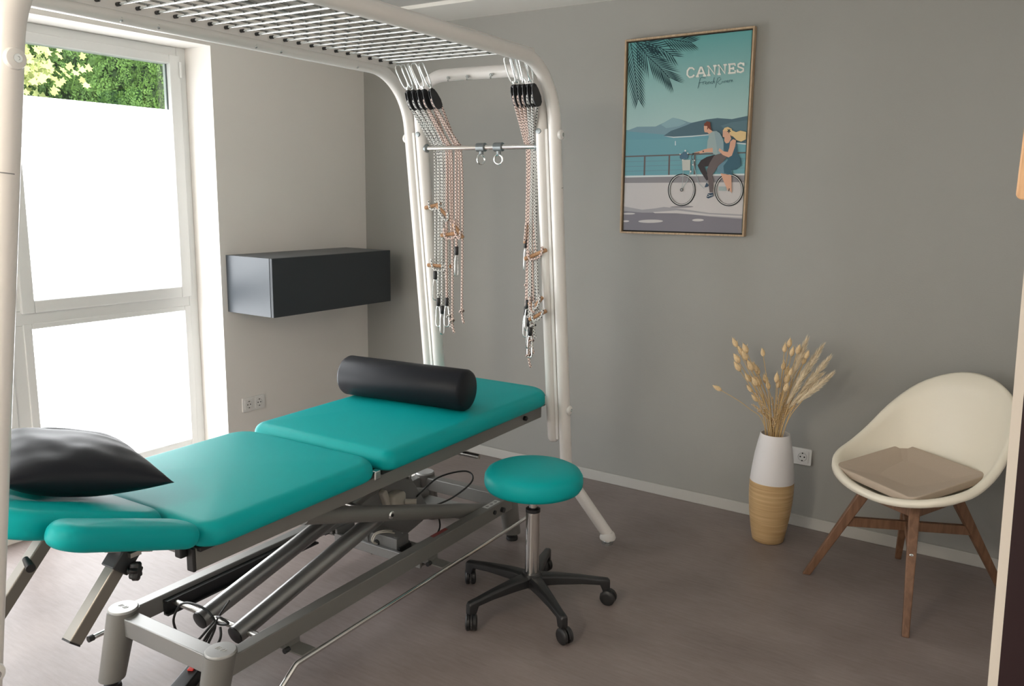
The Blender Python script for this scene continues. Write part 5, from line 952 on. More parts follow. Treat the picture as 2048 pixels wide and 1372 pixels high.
bm = B(); box(bm, -0.13, 0.095, 0.185, 0.262, 0.139, 0.208); cb = link('control_box', bm, M['motor'], BED, smooth=False, bevel=0.003)
bm = B(); box(bm, 0.096, 0.106, 0.19, 0.264, 0.139, 0.170); link('plug_strip', bm, M['black_plastic'], cb, smooth=False, bevel=0.002)
for p in ((-0.11, 0.20), (-0.11, 0.245), (0.075, 0.20), (0.075, 0.245)):
    bm = B(); lathe(bm, [(0.005, 0.208), (0.005, 0.2105), (0, 0.2105)], 10, p[0], p[1]); link('box_screw', bm, M['zinc'], cb)
bm = B(); lathe(bm, [(0, 0), (0.014, 0), (0.014, 0.003), (0, 0.003)], 16, mat=axis_mat((-0.01, 0.1848, 0.170), (0, -1, 0))); link('cable_inlet', bm, M['hole'], cb)
bm = B()
tube(bm, smooth_path([(-0.012, 0.180, 0.170), (-0.016, 0.160, 0.185), (-0.012, 0.175, 0.212), (0.01, 0.205, 0.220), (0.03, 0.235, 0.212)]), 0.003, 8)
tube(bm, smooth_path([(-0.004, 0.180, 0.168), (-0.004, 0.155, 0.185), (0.0, 0.172, 0.214), (0.03, 0.20, 0.220), (0.05, 0.225, 0.211)]), 0.003, 8)
link('box_cable', bm, M['ivory'], cb)
bm = B()
tube(bm, smooth_path([(0.03, 0.50, 0.23), (0.08, 0.60, 0.255), (0.10, 0.72, 0.30), (0.05, 0.74, 0.33), (-0.02, 0.62, 0.32), (-0.05, 0.50, 0.26)]), 0.004, 8)
tube(bm, smooth_path([(0.06, 0.50, 0.22), (0.10, 0.47, 0.16), (0.09, 0.40, 0.10), (0.08, 0.35, 0.095)]), 0.004, 8)
link('motor_cable', bm, M['cable'], BED)
bm = B(); box(bm, -0.15, 0.15, 0.55, 0.70, 0.182, 0.190); link('rear_tray', bm, M['silver_lt'], BED, smooth=False, bevel=0.002)
# loose cable hanging at the lower lift axle
bm = B(); rnd = random.Random(5)
def loop(pts, r=0.0042): tube(bm, smooth_path(pts, 8), r, 8)
loop([(-0.16, -0.66, 0.115), (-0.17, -0.665, 0.17), (-0.13, -0.66, 0.235), (-0.06, -0.655, 0.25), (0.0, -0.65, 0.235), (0.035, -0.66, 0.205), (0.03, -0.69, 0.15), (0.01, -0.70, 0.10)])
loop([(0.02, -0.665, 0.235), (0.05, -0.655, 0.215), (0.10, -0.66, 0.235), (0.09, -0.68, 0.26), (0.06, -0.67, 0.25)])
loop([(0.035, -0.66, 0.225), (0.01, -0.69, 0.18), (-0.03, -0.70, 0.13), (-0.01, -0.70, 0.09), (0.04, -0.69, 0.12), (0.075, -0.675, 0.18), (0.06, -0.66, 0.21)])
loop([(0.05, -0.665, 0.225), (0.02, -0.685, 0.175), (0.0, -0.70, 0.12), (0.03, -0.70, 0.085), (0.06, -0.70, 0.08)])
loop([(0.085, -0.64, 0.30), (0.055, -0.66, 0.245), (0.02, -0.685, 0.16), (-0.02, -0.70, 0.10), (-0.04, -0.70, 0.095)], 0.003)
link('loose_cable', bm, M['cable'], BED)
# foot control bars (both sides) with brackets
for s in (1, -1):
    bm = B()
    v0 = -0.60 if s > 0 else -0.86
    pts = [(s * 0.335, 0.92, 0.142), (s * 0.335, v0, 0.142)]
    if s > 0: pts += [(0.335, -0.665, 0.094), (0.30, -0.80, 0.05), (0.10, -0.93, 0.045)]
    tube(bm, bezier_round(pts, 0.02, 5), 0.0085, 14)
    fb = link('foot_control_bar', bm, M['chrome'], BED)
    if s < 0:
        bm = B(); tube(bm, [(s * 0.335, v0 - 0.006, 0.142), (s * 0.335, v0 + 0.012, 0.142)], 0.0105, 14); link('end_cap', bm, M['black_rubber'], fb)
    for v in (-0.545, 0.20):
        bm = B(); box(bm, min(s * 0.235, s * 0.335), max(s * 0.235, s * 0.335), v - 0.03, v + 0.03, 0.150, 0.156)
        box(bm, s * 0.255 - .01, s * .255 + .01, v - 0.03, v + 0.03, 0.156, 0.179)
        br = link('bar_bracket', bm, M['silver'], BED, smooth=False, bevel=0.002)
        bm = B(); tube(bm, [(s * 0.272, v - 0.045, 0.158), (s * 0.272, v - 0.025, 0.158)], 0.009, 10); link('bracket_pin', bm, M['black_plastic'], br)

# black bolster and pillow
bol = B(); R_ = 0.086
lathe(bol, [(0, -0.305), (0.070, -0.305), (0.080, -0.301), (R_, -0.290), (R_, 0.290), (0.080, 0.301), (0.070, 0.305), (0, 0.305)], 48, mat=Matrix.Rotation(PI / 2, 4, 'Y'))
bo = link('bolster', bol, M['black_vinyl'], angle=50, loc=(-2.275, 2.625, 0.710 + R_)); bo.rotation_euler = (0, 0, math.radians(7.5))
tag(bo, 'black round bolster roll lying across the far half of the teal couch', 'bolster')
bm = B(); n = 44; top = []; bot = []
def pil(i, j, s):
    a = -1 + 2 * i / n; b = -1 + 2 * j / n
    e = (1 - a * a) * (1 - b * b)
    k = 1 - 0.10 * (1 - b * b) * abs(a) ** 2; k2 = 1 - 0.10 * (1 - a * a) * abs(b) ** 2
    h = 0.076 * max(e, 0) ** 0.50
    x = a * 0.215 * k; y = b * 0.215 * k2
    wr = 0.004 * noise.noise(Vector((a * 3 + 4, b * 3, s))) * min(1, e * 3)
    c1 = 0.010 * math.exp(-((a - b * 0.5 + 0.45) / 0.07) ** 2) * max(0, 1 - abs(b + .2)) * (1 if s > 0 else 0)
    return Vector((x, y, s * h * (0.90 if s > 0 else 1.12) + (wr - c1) * (1 if s > 0 else 0.3)))
for i in range(n + 1):
    top.append([bm.verts.new(pil(i, j, 1)) for j in range(n + 1)])
for i in range(n + 1):
    bot.append([top[i][j] if i in (0, n) or j in (0, n) else bm.verts.new(pil(i, j, -1)) for j in range(n + 1)])
for i in range(n):
    for j in range(n):
        bm.faces.new((top[i][j], top[i + 1][j], top[i + 1][j + 1], top[i][j + 1])); bm.faces.new((bot[i][j], bot[i][j + 1], bot[i + 1][j + 1], bot[i + 1][j]))
pw = link('pillow', bm, M['black_vinyl'], angle=80, loc=(-2.250, 1.165, 0.850))
pw.rotation_euler = (math.radians(-13), math.radians(4), math.radians(-12))
tag(pw, 'plump black vinyl pillow lying on the tilted head end of the teal couch', 'pillow')

# ================================================================== STOOL
ST = thing('rolling_stool', 'round teal-topped stool on a black five-star castor base', 'stool', (-1.60, 2.585, 0))
bm = B(); lathe(bm, [(0, 0.480), (0.168, 0.480), (0.181, 0.486), (0.188, 0.499), (0.190, 0.514), (0.188, 0.535), (0.178, 0.552), (0.158, 0.562), (0.11, 0.567), (0.05, 0.569), (0, 0.5695)], 56)
link('seat', bm, M['teal'], ST, angle=60)
bm = B(); lathe(bm, [(0, 0.466), (0.128, 0.466), (0.137, 0.470), (0.140, 0.4805), (0, 0.4805)], 40); link('seat_plate', bm, M['black_plastic'], ST)
bm = B(); lathe(bm, [(0.0, 0.37), (0.0165, 0.37), (0.0165, 0.45), (0.024, 0.452), (0.024, 0.467), (0, 0.467)], 24); link('piston', bm, M['chrome'], ST)
bm = B(); lathe(bm, [(0.0, 0.118), (0.027, 0.118), (0.027, 0.388), (0, 0.388)], 32); cl = link('column', bm, M['chrome'], ST)
bm = B(); lathe(bm, [(0.0, 0.387), (0.0285, 0.387), (0.0285, 0.400), (0.019, 0.405), (0, 0.405)], 32); link('column_collar', bm, M['black_plastic'], cl)
bm = B(); tube(bm, bezier_round([(-0.01, 0, 0.462), (-0.09, 0.02, 0.458), (-0.15, 0.03, 0.468)], 0.02), 0.005, 10); link('height_lever', bm, M['black_plastic'], ST)
bm = B(); lathe(bm, [(0, 0.082), (0.035, 0.082), (0.044, 0.092), (0.046, 0.125), (0.036, 0.137), (0.0, 0.137)], 32); hub = link('hub', bm, M['black_plastic'], ST)
bm = B(); lathe(bm, [(0, 0.068), (0.014, 0.068), (0.014, 0.084), (0, 0.084)], 20); link('hub_pin', bm, M['chrome'], hub)
cast_yaw = [0.9, 0.2, -0.5, 1.0, -0.9]
for k, ang in enumerate((-107, -35, 37, 109, 181)):
    a = math.radians(ang); d = Vector((math.cos(a), math.sin(a), 0)); sd = Vector((-d.y, d.x, 0))
    bm = B(); secs = []
    for t, hw, zt_, zb_ in ((0.02, 0.030, 0.132, 0.090), (0.10, 0.024, 0.130, 0.092), (0.20, 0.018, 0.120, 0.090), (0.270, 0.0155, 0.110, 0.084), (0.282, 0.0155, 0.109, 0.056), (0.303, 0.0145, 0.106, 0.054), (0.310, 0.012, 0.100, 0.056)):
        c = d * t; secs.append([bm.verts.new(c + sd * (-hw) + Vector((0, 0, zb_))), bm.verts.new(c + sd * (hw) + Vector((0, 0, zb_))), bm.verts.new(c + sd * hw * .98 + Vector((0, 0, zt_ - .008))), bm.verts.new(c + sd * hw * .6 + Vector((0, 0, zt_))), bm.verts.new(c - sd * hw * .6 + Vector((0, 0, zt_))), bm.verts.new(c - sd * hw * .98 + Vector((0, 0, zt_ - .008)))])
    for i in range(len(secs) - 1):
        for q in range(6): bm.faces.new((secs[i][q], secs[i][(q + 1) % 6], secs[i + 1][(q + 1) % 6], secs[i + 1][q]))
    bm.faces.new(secs[0][::-1]); bm.faces.new(secs[-1])
    leg = link('leg', bm, M['black_plastic'], ST, angle=50, bevel=0.002)
    cp = d * 0.293; yaw = a + cast_yaw[k]; w = Vector((math.cos(yaw), math.sin(yaw), 0)); ax = Vector((-w.y, w.x, 0))
    wc = cp + w * 0.014 + Vector((0, 0, 0.0305))
    bm = B()
    for s in (-1, 1): lathe(bm, [(0, 0), (0.026, 0), (0.0305, 0.003), (0.0305, 0.013), (0.026, 0.017), (0.014, 0.0185), (0, 0.0185)], 28, mat=axis_mat(wc + ax * s * 0.004, ax * s))
    cst = link('caster', bm, M['black_plastic'], ST)
    bm = B(); rr = []
    for ss in (-0.0035, 0.0035):
        rr.append([bm.verts.new(wc + ax * ss + w * (0.034 * math.cos(t)) + Vector((0, 0, 0.034 * math.sin(t)))) for t in [PI * q / 12 for q in range(13)]])
    for q in range(12): bm.faces.new((rr[0][q], rr[0][q + 1], rr[1][q + 1], rr[1][q]))
    tube(bm, [cp + Vector((0, 0, 0.045)), cp + Vector((0, 0, 0.07))], 0.009, 12)
    box(bm, -0.012, 0.012, -0.0175, 0.0175, 0.036, 0.052, mat=Matrix.Translation(cp + w * 0.006) @ Matrix.Rotation(yaw, 4, 'Z'))
    link('caster_hood', bm, M['black_plastic'], cst, bevel=0.002)

# ================================================================== VASE AND DRIED GRASSES
VX, VY = -1.022, 3.765
bm = B()
prof = [(0, 0.0, 1), (0.066, 0.0, 1), (0.072, 0.006, 1), (0.082, 0.06, 1), (0.0935, 0.14, 1), (0.0985, 0.20, 1), (0.1005, 0.25, 1), (0.0995, 0.295, 0), (0.0945, 0.35, 0), (0.086, 0.42, 0), (0.075, 0.48, 0), (0.0675, 0.515, 0),
        (0.0655, 0.521, 0), (0.062, 0.520, 0), (0.0605, 0.512, 0), (0.07, 0.46, 0), (0.09, 0.33, 0), (0.09, 0.2, 0), (0.06, 0.02, 0), (0, 0.015, 0)]
lathe(bm, prof, 64)
vs = link('floor_vase', bm, [M['ceramic'], M['bamboo']], loc=(VX, VY, 0), angle=60)
tag(vs, 'tall floor vase, matte white above and spun bamboo below, standing by the grey wall', 'vase')
rnd = random.Random(11)
def grass(kind, tx, ty, tz, label, group, spread=0.030, sag=0.0):
    a = rnd.uniform(0, 2 * PI); r0 = rnd.uniform(0, 0.035); bx, by = r0 * math.cos(a), r0 * math.sin(a)
    # neck point near the rim on the side it leans to
    nx = max(-0.045, min(0.045, bx * 0.4 + (tx) * 0.18)); nyy = max(-0.045, min(0.045, by * 0.4 + ty * 0.2))
    base = Vector((bx * .6 - tx * 0.1, by * .6, 0.03 + rnd.uniform(0, .05))); neck = Vector((nx, nyy, 0.518)); tip = Vector((tx, ty, tz - sag))
    mid = neck.lerp(tip, 0.5) + Vector((-tx * 0.08, 0, 0.02))
    pts = smooth_path([base, neck, mid, tip], 6)
    bm = B(); tube(bm, pts, 0.0017 if kind != 'plume' else 0.002, 6)
    o = link('dried_flower_stem', bm, M['stem'], loc=(VX, VY, 0)); tag(o, label, 'dried grass', group)
    d = (pts[-1] - pts[-3]).normalized(); p = pts[-1]; n = 12
    if kind == 'bunny':
        L = rnd.uniform(0.042, 0.060); R = L * rnd.uniform(.21, .27); bm = B(); rings = []
        prof = [(math.sin(PI * (t / 8) ** 0.8) * R * (1 - 0.2 * t / 8) + 0.0005, L * t / 8) for t in range(9)]
        m = axis_mat(p - d * 0.004, d); lathe(bm, [(0, 0)] + prof[1:8] + [(0, L)], n, mat=m)
        for q in range(24):
            t = rnd.random(); aa = rnd.uniform(0, 2 * PI); rr = R * math.sin(PI * t); q0 = m @ Vector((rr * math.cos(aa), rr * math.sin(aa), L * t)); q1 = m @ Vector((rr * 1.6 * math.cos(aa), rr * 1.6 * math.sin(aa), L * t + 0.010))
            x, yv = frame_for(q1 - q0); bm.faces.new([bm.verts.new(q0 - x * .0008), bm.verts.new(q0 + x * .0008), bm.verts.new(q1)])
        link('seed_head', bm, M['bunny'], o, recalc=False)
    elif kind == 'ear':
        bm = B(); L = rnd.uniform(.10, .16)
        for q in range(34):
            t = q / 34; c = p - d * (L * (1 - t)); aa = q * 2.4; x, yv = frame_for(d); o2 = x * math.cos(aa) + yv * math.sin(aa)
            r_ = 0.0075 * math.sin(PI * min(1, t * .9 + .12)) + 0.002
            c2 = c + o2 * r_ + d * 0.014
            s_ = d.cross(o2) * 0.0028
            v = [bm.verts.new(c), bm.verts.new(c.lerp(c2, .5) + s_ + o2 * .002), bm.verts.new(c2), bm.verts.new(c.lerp(c2, .5) - s_ + o2 * .002), bm.verts.new(c.lerp(c2, .5) + o2 * .005)]
            bm.faces.new((v[0], v[1], v[4])); bm.faces.new((v[1], v[2], v[4])); bm.faces.new((v[2], v[3], v[4])); bm.faces.new((v[3], v[0], v[4]))
        link('seed_head', bm, M['bunny'], o, recalc=False)
    else:
        L = 0.21; bm = B(); m = axis_mat(p - d * (L - .02), d, Vector((0, 1, 0)))
        for q in range(260):
            t = rnd.random() ** 0.8; aa = rnd.uniform(0, 2 * PI); rr = 0.015 * math.sin(PI * min(1, t * 0.85 + 0.1)) + .002
            q0 = m @ Vector((rr * .3 * math.cos(aa), rr * .3 * math.sin(aa), L * t)); q1 = m @ Vector((rr * 1.25 * math.cos(aa), rr * 1.25 * math.sin(aa), L * t + 0.035))
            x, yv = frame_for(q1 - q0, Vector((math.cos(aa * 3), math.sin(aa * 3), .2)))
            bm.faces.new([bm.verts.new(q0 - x * .0016), bm.verts.new(q0 + x * .0016), bm.verts.new(q1 + x * .0003)])
        lathe(bm, [(0, 0), (0.006, 0.03), (0.009, 0.10), (0.006, 0.17), (0, 0.21)], 10, mat=m)
        link('plume_head', bm, M['plume'], o, recalc=False)
    return o
LB = 'dried bunny-tail grass stem in the bouquet in the tall vase'
# (x offset, z) of the seed heads
for tx, tz in ((-.205, .905), (-.198, .855), (-.175, .870), (-.182, .835), (-.170, .800), (-.165, .84), (-.128, .800), (-.118, .79), (-.122, .70), (-.112, .775), (-.136, .745), (-.097, .725), (-.085, .745), (-.077, .735), (-.065, .885), (-.050, .72),
               (-.098, .655), (.012, .905), (.025, .925), (.044, .890), (.055, .81), (.070, .905), (.008, .82), (.015, .79), (-.005, .765), (-.012, .73), (.028, .76), (.090, .855), (.105, .885), (.063, .86), (.04, .735)):
    grass('bunny', tx, rnd.uniform(-.07, .07), tz, LB, 'bunny-tail stems in the vase')
for tx, tz in ((-.095, .70), (-.075, .62), (-.035, .68), (0.0, .70), (.02, .66), (.035, .72), (.055, .70), (.075, .66), (-.11, .64), (.01, .62), (.09, .70), (.04, .64)):
    grass('ear', tx, rnd.uniform(-.05, .05), tz, 'dried oat-like grass ear low in the bouquet in the tall vase', 'grass ears in the vase')
for tx, tz in ((.095, .945), (.155, .92), (.195, .88), (.215, .82), (.12, .84), (.165, .80)):
    grass('plume', tx, rnd.uniform(-.04, .04), tz, 'pale feathery plume leaning right in the bouquet in the tall vase', 'pale plumes in the vase')
grass('bunny', -.262, -0.02, .690, 'single bunny-tail stem leaning far left out of the tall vase', None)

# ================================================================== CHAIR
CX, CY = -0.405, 3.585
CH = thing('shell_chair', 'cream plastic shell chair on splayed brown wooden legs beside the grey wall', 'chair', (CX, CY, 0), math.atan2(-0.59, 0.807))
bm = B(); NA, NR = 72, 20
def lerp_tab(tab, x):
    if x <= tab[0][0]: return tab[0][1]
    for (a, va), (b, vb) in zip(tab, tab[1:]):
        if x <= b:
            t = (x - a) / (b - a); return va + (vb - va) * t
    return tab[-1][1]
RIMZ = [(0, 0.452), (25, 0.462), (48, 0.498), (70, 0.535), (90, 0.560), (108, 0.650), (125, 0.768), (145, 0.850), (165, 0.888), (180, 0.895)]
def smz(a): return sum(lerp_tab(RIMZ, min(180, abs(a + d_))) if a + d_ <= 180 else lerp_tab(RIMZ, 360 - a - d_) for d_ in range(-16, 17, 4)) / 9
def rim(phi):
    a = abs(phi); s = math.sin(math.radians(phi)); c = math.cos(math.radians(phi))
    p_ = 2.6
    r = 1 / (abs(s) ** p_ + abs(c) ** p_) ** (1 / p_)
    X = 0.306 * r * s; Y = -r * c * (0.238 if c > 0 else 0.275)
    if c < 0: X *= 1 - 0.10 * (-c) ** 2
    return Vector((X, Y, smz(a)))
def shellp(phi, r):
    q = rim(phi); a = abs(phi); zb = 0.415; pw_ = 2.2 + 1.2 * (a / 180)
    k = 1 - (1 - r) ** 1.25; cy = -0.01
    lean = 1.0
    return Vector((q.x * k, cy + (q.y - cy) * k, zb + (q.z - zb) * r ** pw_))
rows = [[bm.verts.new((0, -0.01, 0.415))]]
for j in range(1, NR + 1): rows.append([bm.verts.new(shellp(-180 + 360 * i / NA, j / NR)) for i in range(NA)])
out = []
for i in range(NA):
    phi = -180 + 360 * i / NA; q = rim(phi); o = Vector((q.x, q.y, 0)).normalized(); out.append([q + o * 0.010 + Vector((0, 0, 0.002)), q + o * 0.017 - Vector((0, 0, 0.004)), q + o * 0.017 - Vector((0, 0, 0.018))])
for j in range(3): rows.append([bm.verts.new(out[i][j]) for i in range(NA)])
for i in range(NA):
    bm.faces.new((rows[0][0], rows[1][i], rows[1][(i + 1) % NA]))
    for j in range(1, len(rows) - 1): bm.faces.new((rows[j][i], rows[j + 1][i], rows[j + 1][(i + 1) % NA], rows[j][(i + 1) % NA]))
sh = link('shell', bm, M['cream_shell'], CH, angle=80)
so = sh.modifiers.new('thickness', 'SOLIDIFY'); so.thickness = 0.007; so.offset = 1
# local positions of the four feet
def to_l(x, y):
    a = -math.atan2(-0.59, 0.807); dx, dy = x - CX, y - CY
    return (dx * math.cos(a) - dy * math.sin(a), dx * math.sin(a) + dy * math.cos(a))
feet = [to_l(-0.775, 3.500), to_l(-0.335, 3.185), to_l(-0.065, 3.825), to_l(-0.475, 3.905)]
tops = []
for fx, fy in feet:
    f = Vector((fx, fy, 0.0)); d = Vector((fx, fy, 0)).normalized(); t = d * 0.165 + Vector((0, 0, 0.425)); tops.append(t)
    bm = B(); side = d.cross(Vector((0, 0, 1)))
    rr = []
    for s_, w in ((0, 0.031), (0.35, 0.037), (0.8, 0.045), (1.0, 0.048)):
        c = f.lerp(t, s_); rr.append([bm.verts.new(c + d * (sx * w / 2) + side * (sy * w / 2 * .82)) for sx, sy in ((-1, -1), (1, -1), (1, 1), (-1, 1))])
    for i in range(3):
        for q in range(4): bm.faces.new((rr[i][q], rr[i][(q + 1) % 4], rr[i + 1][(q + 1) % 4], rr[i + 1][q]))
    bm.faces.new(rr[0][::-1]); bm.faces.new(rr[-1])
    link('leg', bm, M['chair_wood'], CH, smooth=False, bevel=0.004)
def on_leg(i, z): f = Vector((*feet[i], 0.0)); return f.lerp(tops[i], z / 0.425)
for (i, j), zz in (((0, 2), 0.262), ((1, 3), 0.262)):
    bm = B(); a, b = on_leg(i, zz), on_leg(j, zz); beam(bm, a, b, 0.022, 0.040 if (i == 0) else 0.034); link('stretcher', bm, M['chair_wood'], CH, smooth=False, bevel=0.003)
for i, j in ((0, 1), (1, 2), (2, 3), (3, 0)):
    bm = B(); a = tops[i] - Vector((0, 0, 0.028)); b = tops[j] - Vector((0, 0, 0.028)); beam(bm, a, b, 0.022, 0.040); link('apron', bm, M['chair_wood'], CH, smooth=False, bevel=0.003)
p = on_leg(1, 0.262); d = Vector((feet[1][0], feet[1][1], 0)).normalized()
bm = B(); lathe(bm, [(0.009, 0), (0.009, 0.002), (0.006, 0.005), (0, 0.0055)], 16, mat=axis_mat(p + d * 0.0155, d)); link('leg_bolt', bm, M['zinc'], CH)
# seat cushion
bm = B()
def cushfn(c):
    return (c.x, c.y, c.z + 0.10 * (c.x / 0.2) ** 2 * 0.30 + 0.05 * max(0, c.y / 0.2) ** 2 - 0.02 * max(0, -c.y / 0.2) ** 2 * 0)
slab(bm, 0.425, 0.370, [0.03, 0.03, 0.035, 0.035], 0, 0.032, 0.006, 0.004, fn=cushfn, mat=Matrix.Translation((0, 0, 0)), n=8, inner=10, bottom_re=0.006)
cu = link('seat_cushion', bm, M['beige_cloth'], angle=50, loc=(CX, CY, 0.442)); cu.rotation_euler = (math.radians(3), 0, math.atan2(-0.59, 0.807))
cu.location = (CX - 0.022, CY - 0.008, 0.443)
tag(cu, 'flat beige cloth seat cushion lying in the cream shell chair', 'cushion')


# ================================================================== SLING CAGE
CYAW = 0.0367
CG = thing('sling_cage', 'white tubular sling therapy cage with a steel rod grid, standing over the couch', 'therapy cage', (-2.15, 1.93, 0), CYAW)
CAGE = Matrix.Translation((-2.15, 1.93, 0)) @ Matrix.Rotation(CYAW, 4, 'Z')
TR = 0.0272
def lean(z, off=0.0): return 1.06 + (2.135 - z) * 0.1233
for s in (1, -1):
    p = [(s * 0.580, -1.327, 0.045), (s * 0.378, -1.285, 0.31), (s * 0.378, -1.06, 2.118), (s * 0.378, 1.06, 2.118), (s * 0.378, 1.285, 0.31), (s * 0.580, 1.327, 0.045)]
    bm = B(); tube(bm, bezier_round(p, [0, 0.10, 0.27, 0.27, 0.10, 0], 14), TR, 28)
    sf = link('side_frame', bm, M['white_tube'], CG, angle=50)
    for e in (1, -1):
        v = e * lean(1.62)
        bm = B(); tube(bm, [(s * 0.378, e * lean(1.6205), 1.6205), (s * 0.378, e * lean(1.6185), 1.6185)], TR + 0.0004, 28); link('joint_ring', bm, M['motor'], sf)
        for z in (1.835, 0.63):
            bm = B(); m = axis_mat((s * (0.378 + TR - 0.006), e * lean(z), z), (s, 0, 0)); lathe(bm, [(0.0, 0), (0.0205, 0), (0.0215, 0.005), (0.019, 0.012), (0.012, 0.015), (0, 0.015)], 28, mat=m)
            bc = link('bolt_cap', bm, M['white_plastic'], sf)
            bm = B(); lathe(bm, [(0.0, 0.0148), (0.0082, 0.0148), (0.0082, 0.0175), (0.004, 0.0175), (0.0035, 0.0155), (0, 0.0155)], 16, mat=m); link('screw_head', bm, M['zinc'], bc)
        f = Vector((s * 0.580, e * 1.327, 0.045))
        bm = B(); lathe(bm, [(0, -0.002), (0.036, -0.002), (0.038, 0.006), (0.033, 0.022), (0.028, 0.03), (0, 0.03)], 28, mat=Matrix.Translation((f.x, f.y, 0.026))); fc = link('foot_cover', bm, M['white_plastic'], sf)
        bm = B(); lathe(bm, [(0, 0.0), (0.026, 0.0), (0.026, 0.010), (0.017, 0.012), (0.017, 0.026), (0, 0.026)], 24, mat=Matrix.Translation((f.x, f.y, 0.0))); link('levelling_foot', bm, M['zinc'], sf)
    # filler strips between side frame and end frame legs
    for e in (1, -1):
        bm = B(); beam(bm, (s * 0.347, e * (lean(1.86) - .006), 1.86), (s * 0.347, e * (lean(0.485) - .006), 0.485), 0.013, 0.030, up=Vector((0, 1, 0))); link('filler_strip', bm, M['white_plastic'], CG, smooth=False, bevel=0.002)
for e in (1, -1):
    zt = 2.098
    p = [(-0.316, e * lean(0.485), 0.485), (-0.316, e * lean(zt), zt), (0.316, e * lean(zt), zt), (0.316, e * lean(0.485), 0.485)]
    bm = B(); pts = bezier_round(p, 0.15, 14)
    r_ = [TR] * len(pts)
    e0 = (Vector(pts[0]) - Vector(pts[1])).normalized(); e1 = (Vector(pts[-1]) - Vector(pts[-2])).normalized()
    P0, P1 = Vector(pts[0]), Vector(pts[-1])
    pts = [P0 + e0 * .022, P0 + e0 * .017, P0 + e0 * .008] + pts + [P1 + e1 * .008, P1 + e1 * .017, P1 + e1 * .022]; r_ = [TR * .3, TR * .7, TR * .93] + r_ + [TR * .93, TR * .7, TR * .3]
    tube(bm, pts, r_, 28); link('end_frame', bm, M['white_tube'], CG, angle=50)
    bm = B(); tube(bm, [(-0.31, e * lean(0.66), 0.66), (0.31, e * lean(0.66), 0.66)], 0.020, 20); link('low_crossbar', bm, M['white_tube'], CG)
    bm = B(); tube(bm, [(-0.305, e * lean(1.79), 1.79), (0.305, e * lean(1.79), 1.79)], 0.0115, 20); cb = link('chrome_bar', bm, M['chrome'], CG)
    for s in (-1, 1):
        bm = B(); lathe(bm, [(0, 0), (0.020, 0), (0.020, 0.012), (0.014, 0.018), (0, 0.018)], 20, mat=axis_mat((s * 0.300, e * lean(1.79), 1.79), (-s, 0, 0))); link('bar_socket', bm, M['zinc_dark'], cb)
        bm = B(); lathe(bm, [(0, 0), (0.012, 0), (0.011, 0.010), (0, 0.012)], 16, mat=axis_mat((s * 0.315, e * (lean(1.85) - TR * .8), 1.85), (0.0, -e, 0))); link('bar_screw', bm, M['zinc_dark'], cb)
# grid of steel rods under the roof
bm = B()
vs_ = [0.915 - 0.0675 * k for k in range(27)]; us_ = [-0.297 + 0.066 * k for k in range(10)]
for v in vs_: tube(bm, [(-0.345, v, 2.142), (0.345, v, 2.142)], 0.0034, 8)
gr0 = bm; bm2 = B()
for u in us_: tube(bm2, [(u, -0.88, 2.149), (u, 0.955, 2.149)], 0.0036, 8)
gr = link('rod_grid', bm, M['zinc'], CG)
link('long_rods', bm2, M['rod_dark'], gr)
for s in (-1, 1):
    for v in vs_:
        bm = B(); tube(bm, [(s * 0.333, v, 2.142), (s * 0.3475, v, 2.142)], 0.0062, 10); link('rod_cap', bm, M['black_plastic'], gr)
    bm = B(); box(bm, min(s * .348, s * .353), max(s * .348, s * .353), -0.88, 0.955, 2.125, 2.158)
    gl = link('grid_rail', bm, M['white_tube'], CG, smooth=False)
    for v in (-0.80, -0.35, -0.22, 0.18, 0.30, 0.72):
        bm = B(); lathe(bm, [(0, 0), (0.009, 0), (0.009, 0.004), (0.005, 0.005), (0.005, 0.012), (0, 0.013)], 12, mat=axis_mat((s * 0.362, v, 2.108), (-s * .5, 0, -1))); link('rail_screw', bm, M['zinc'], gl)
bm = B()
for u in (-0.12, -0.02, 0.10):
    bm = B(); lathe(bm, [(0, 0), (0.008, 0), (0.008, 0.006), (0.004, 0.007), (0.004, 0.018), (0, 0.019)], 12, mat=axis_mat((u, 1.035, 2.085), (0, -.3, -1))); link('crossbar_screw', bm, M['zinc'], CG)

# sliding eyelets on the chrome bar
for i, (u, ry, lb) in enumerate(((0.008, 1.2, 'zinc clamp with eyelet turned edge-on, left one on the chrome bar'), (0.098, 0.1, 'zinc clamp with round ring facing the room, right one on the chrome bar'))):
    c = CAGE @ Vector((u, lean(1.79), 1.79))
    t = thing('bar_eyelet', lb, 'eyelet clamp', c, CYAW)
    bm = B(); tube(bm, [(-0.020, 0, 0), (0.020, 0, 0)], 0.0195, 12); tube(bm, [(0, 0, -0.018), (0, 0, -0.030)], 0.010, 10); link('clamp', bm, M['zinc_dark'], t, angle=30)
    bm = B(); tube(bm, [(0.020 * math.cos(a) * math.cos(ry), 0.020 * math.cos(a) * math.sin(ry), -0.052 + 0.020 * math.sin(a)) for a in [2 * PI * k / 24 for k in range(24)]], 0.0045, 8, closed=True); link('ring', bm, M['zinc'], t)

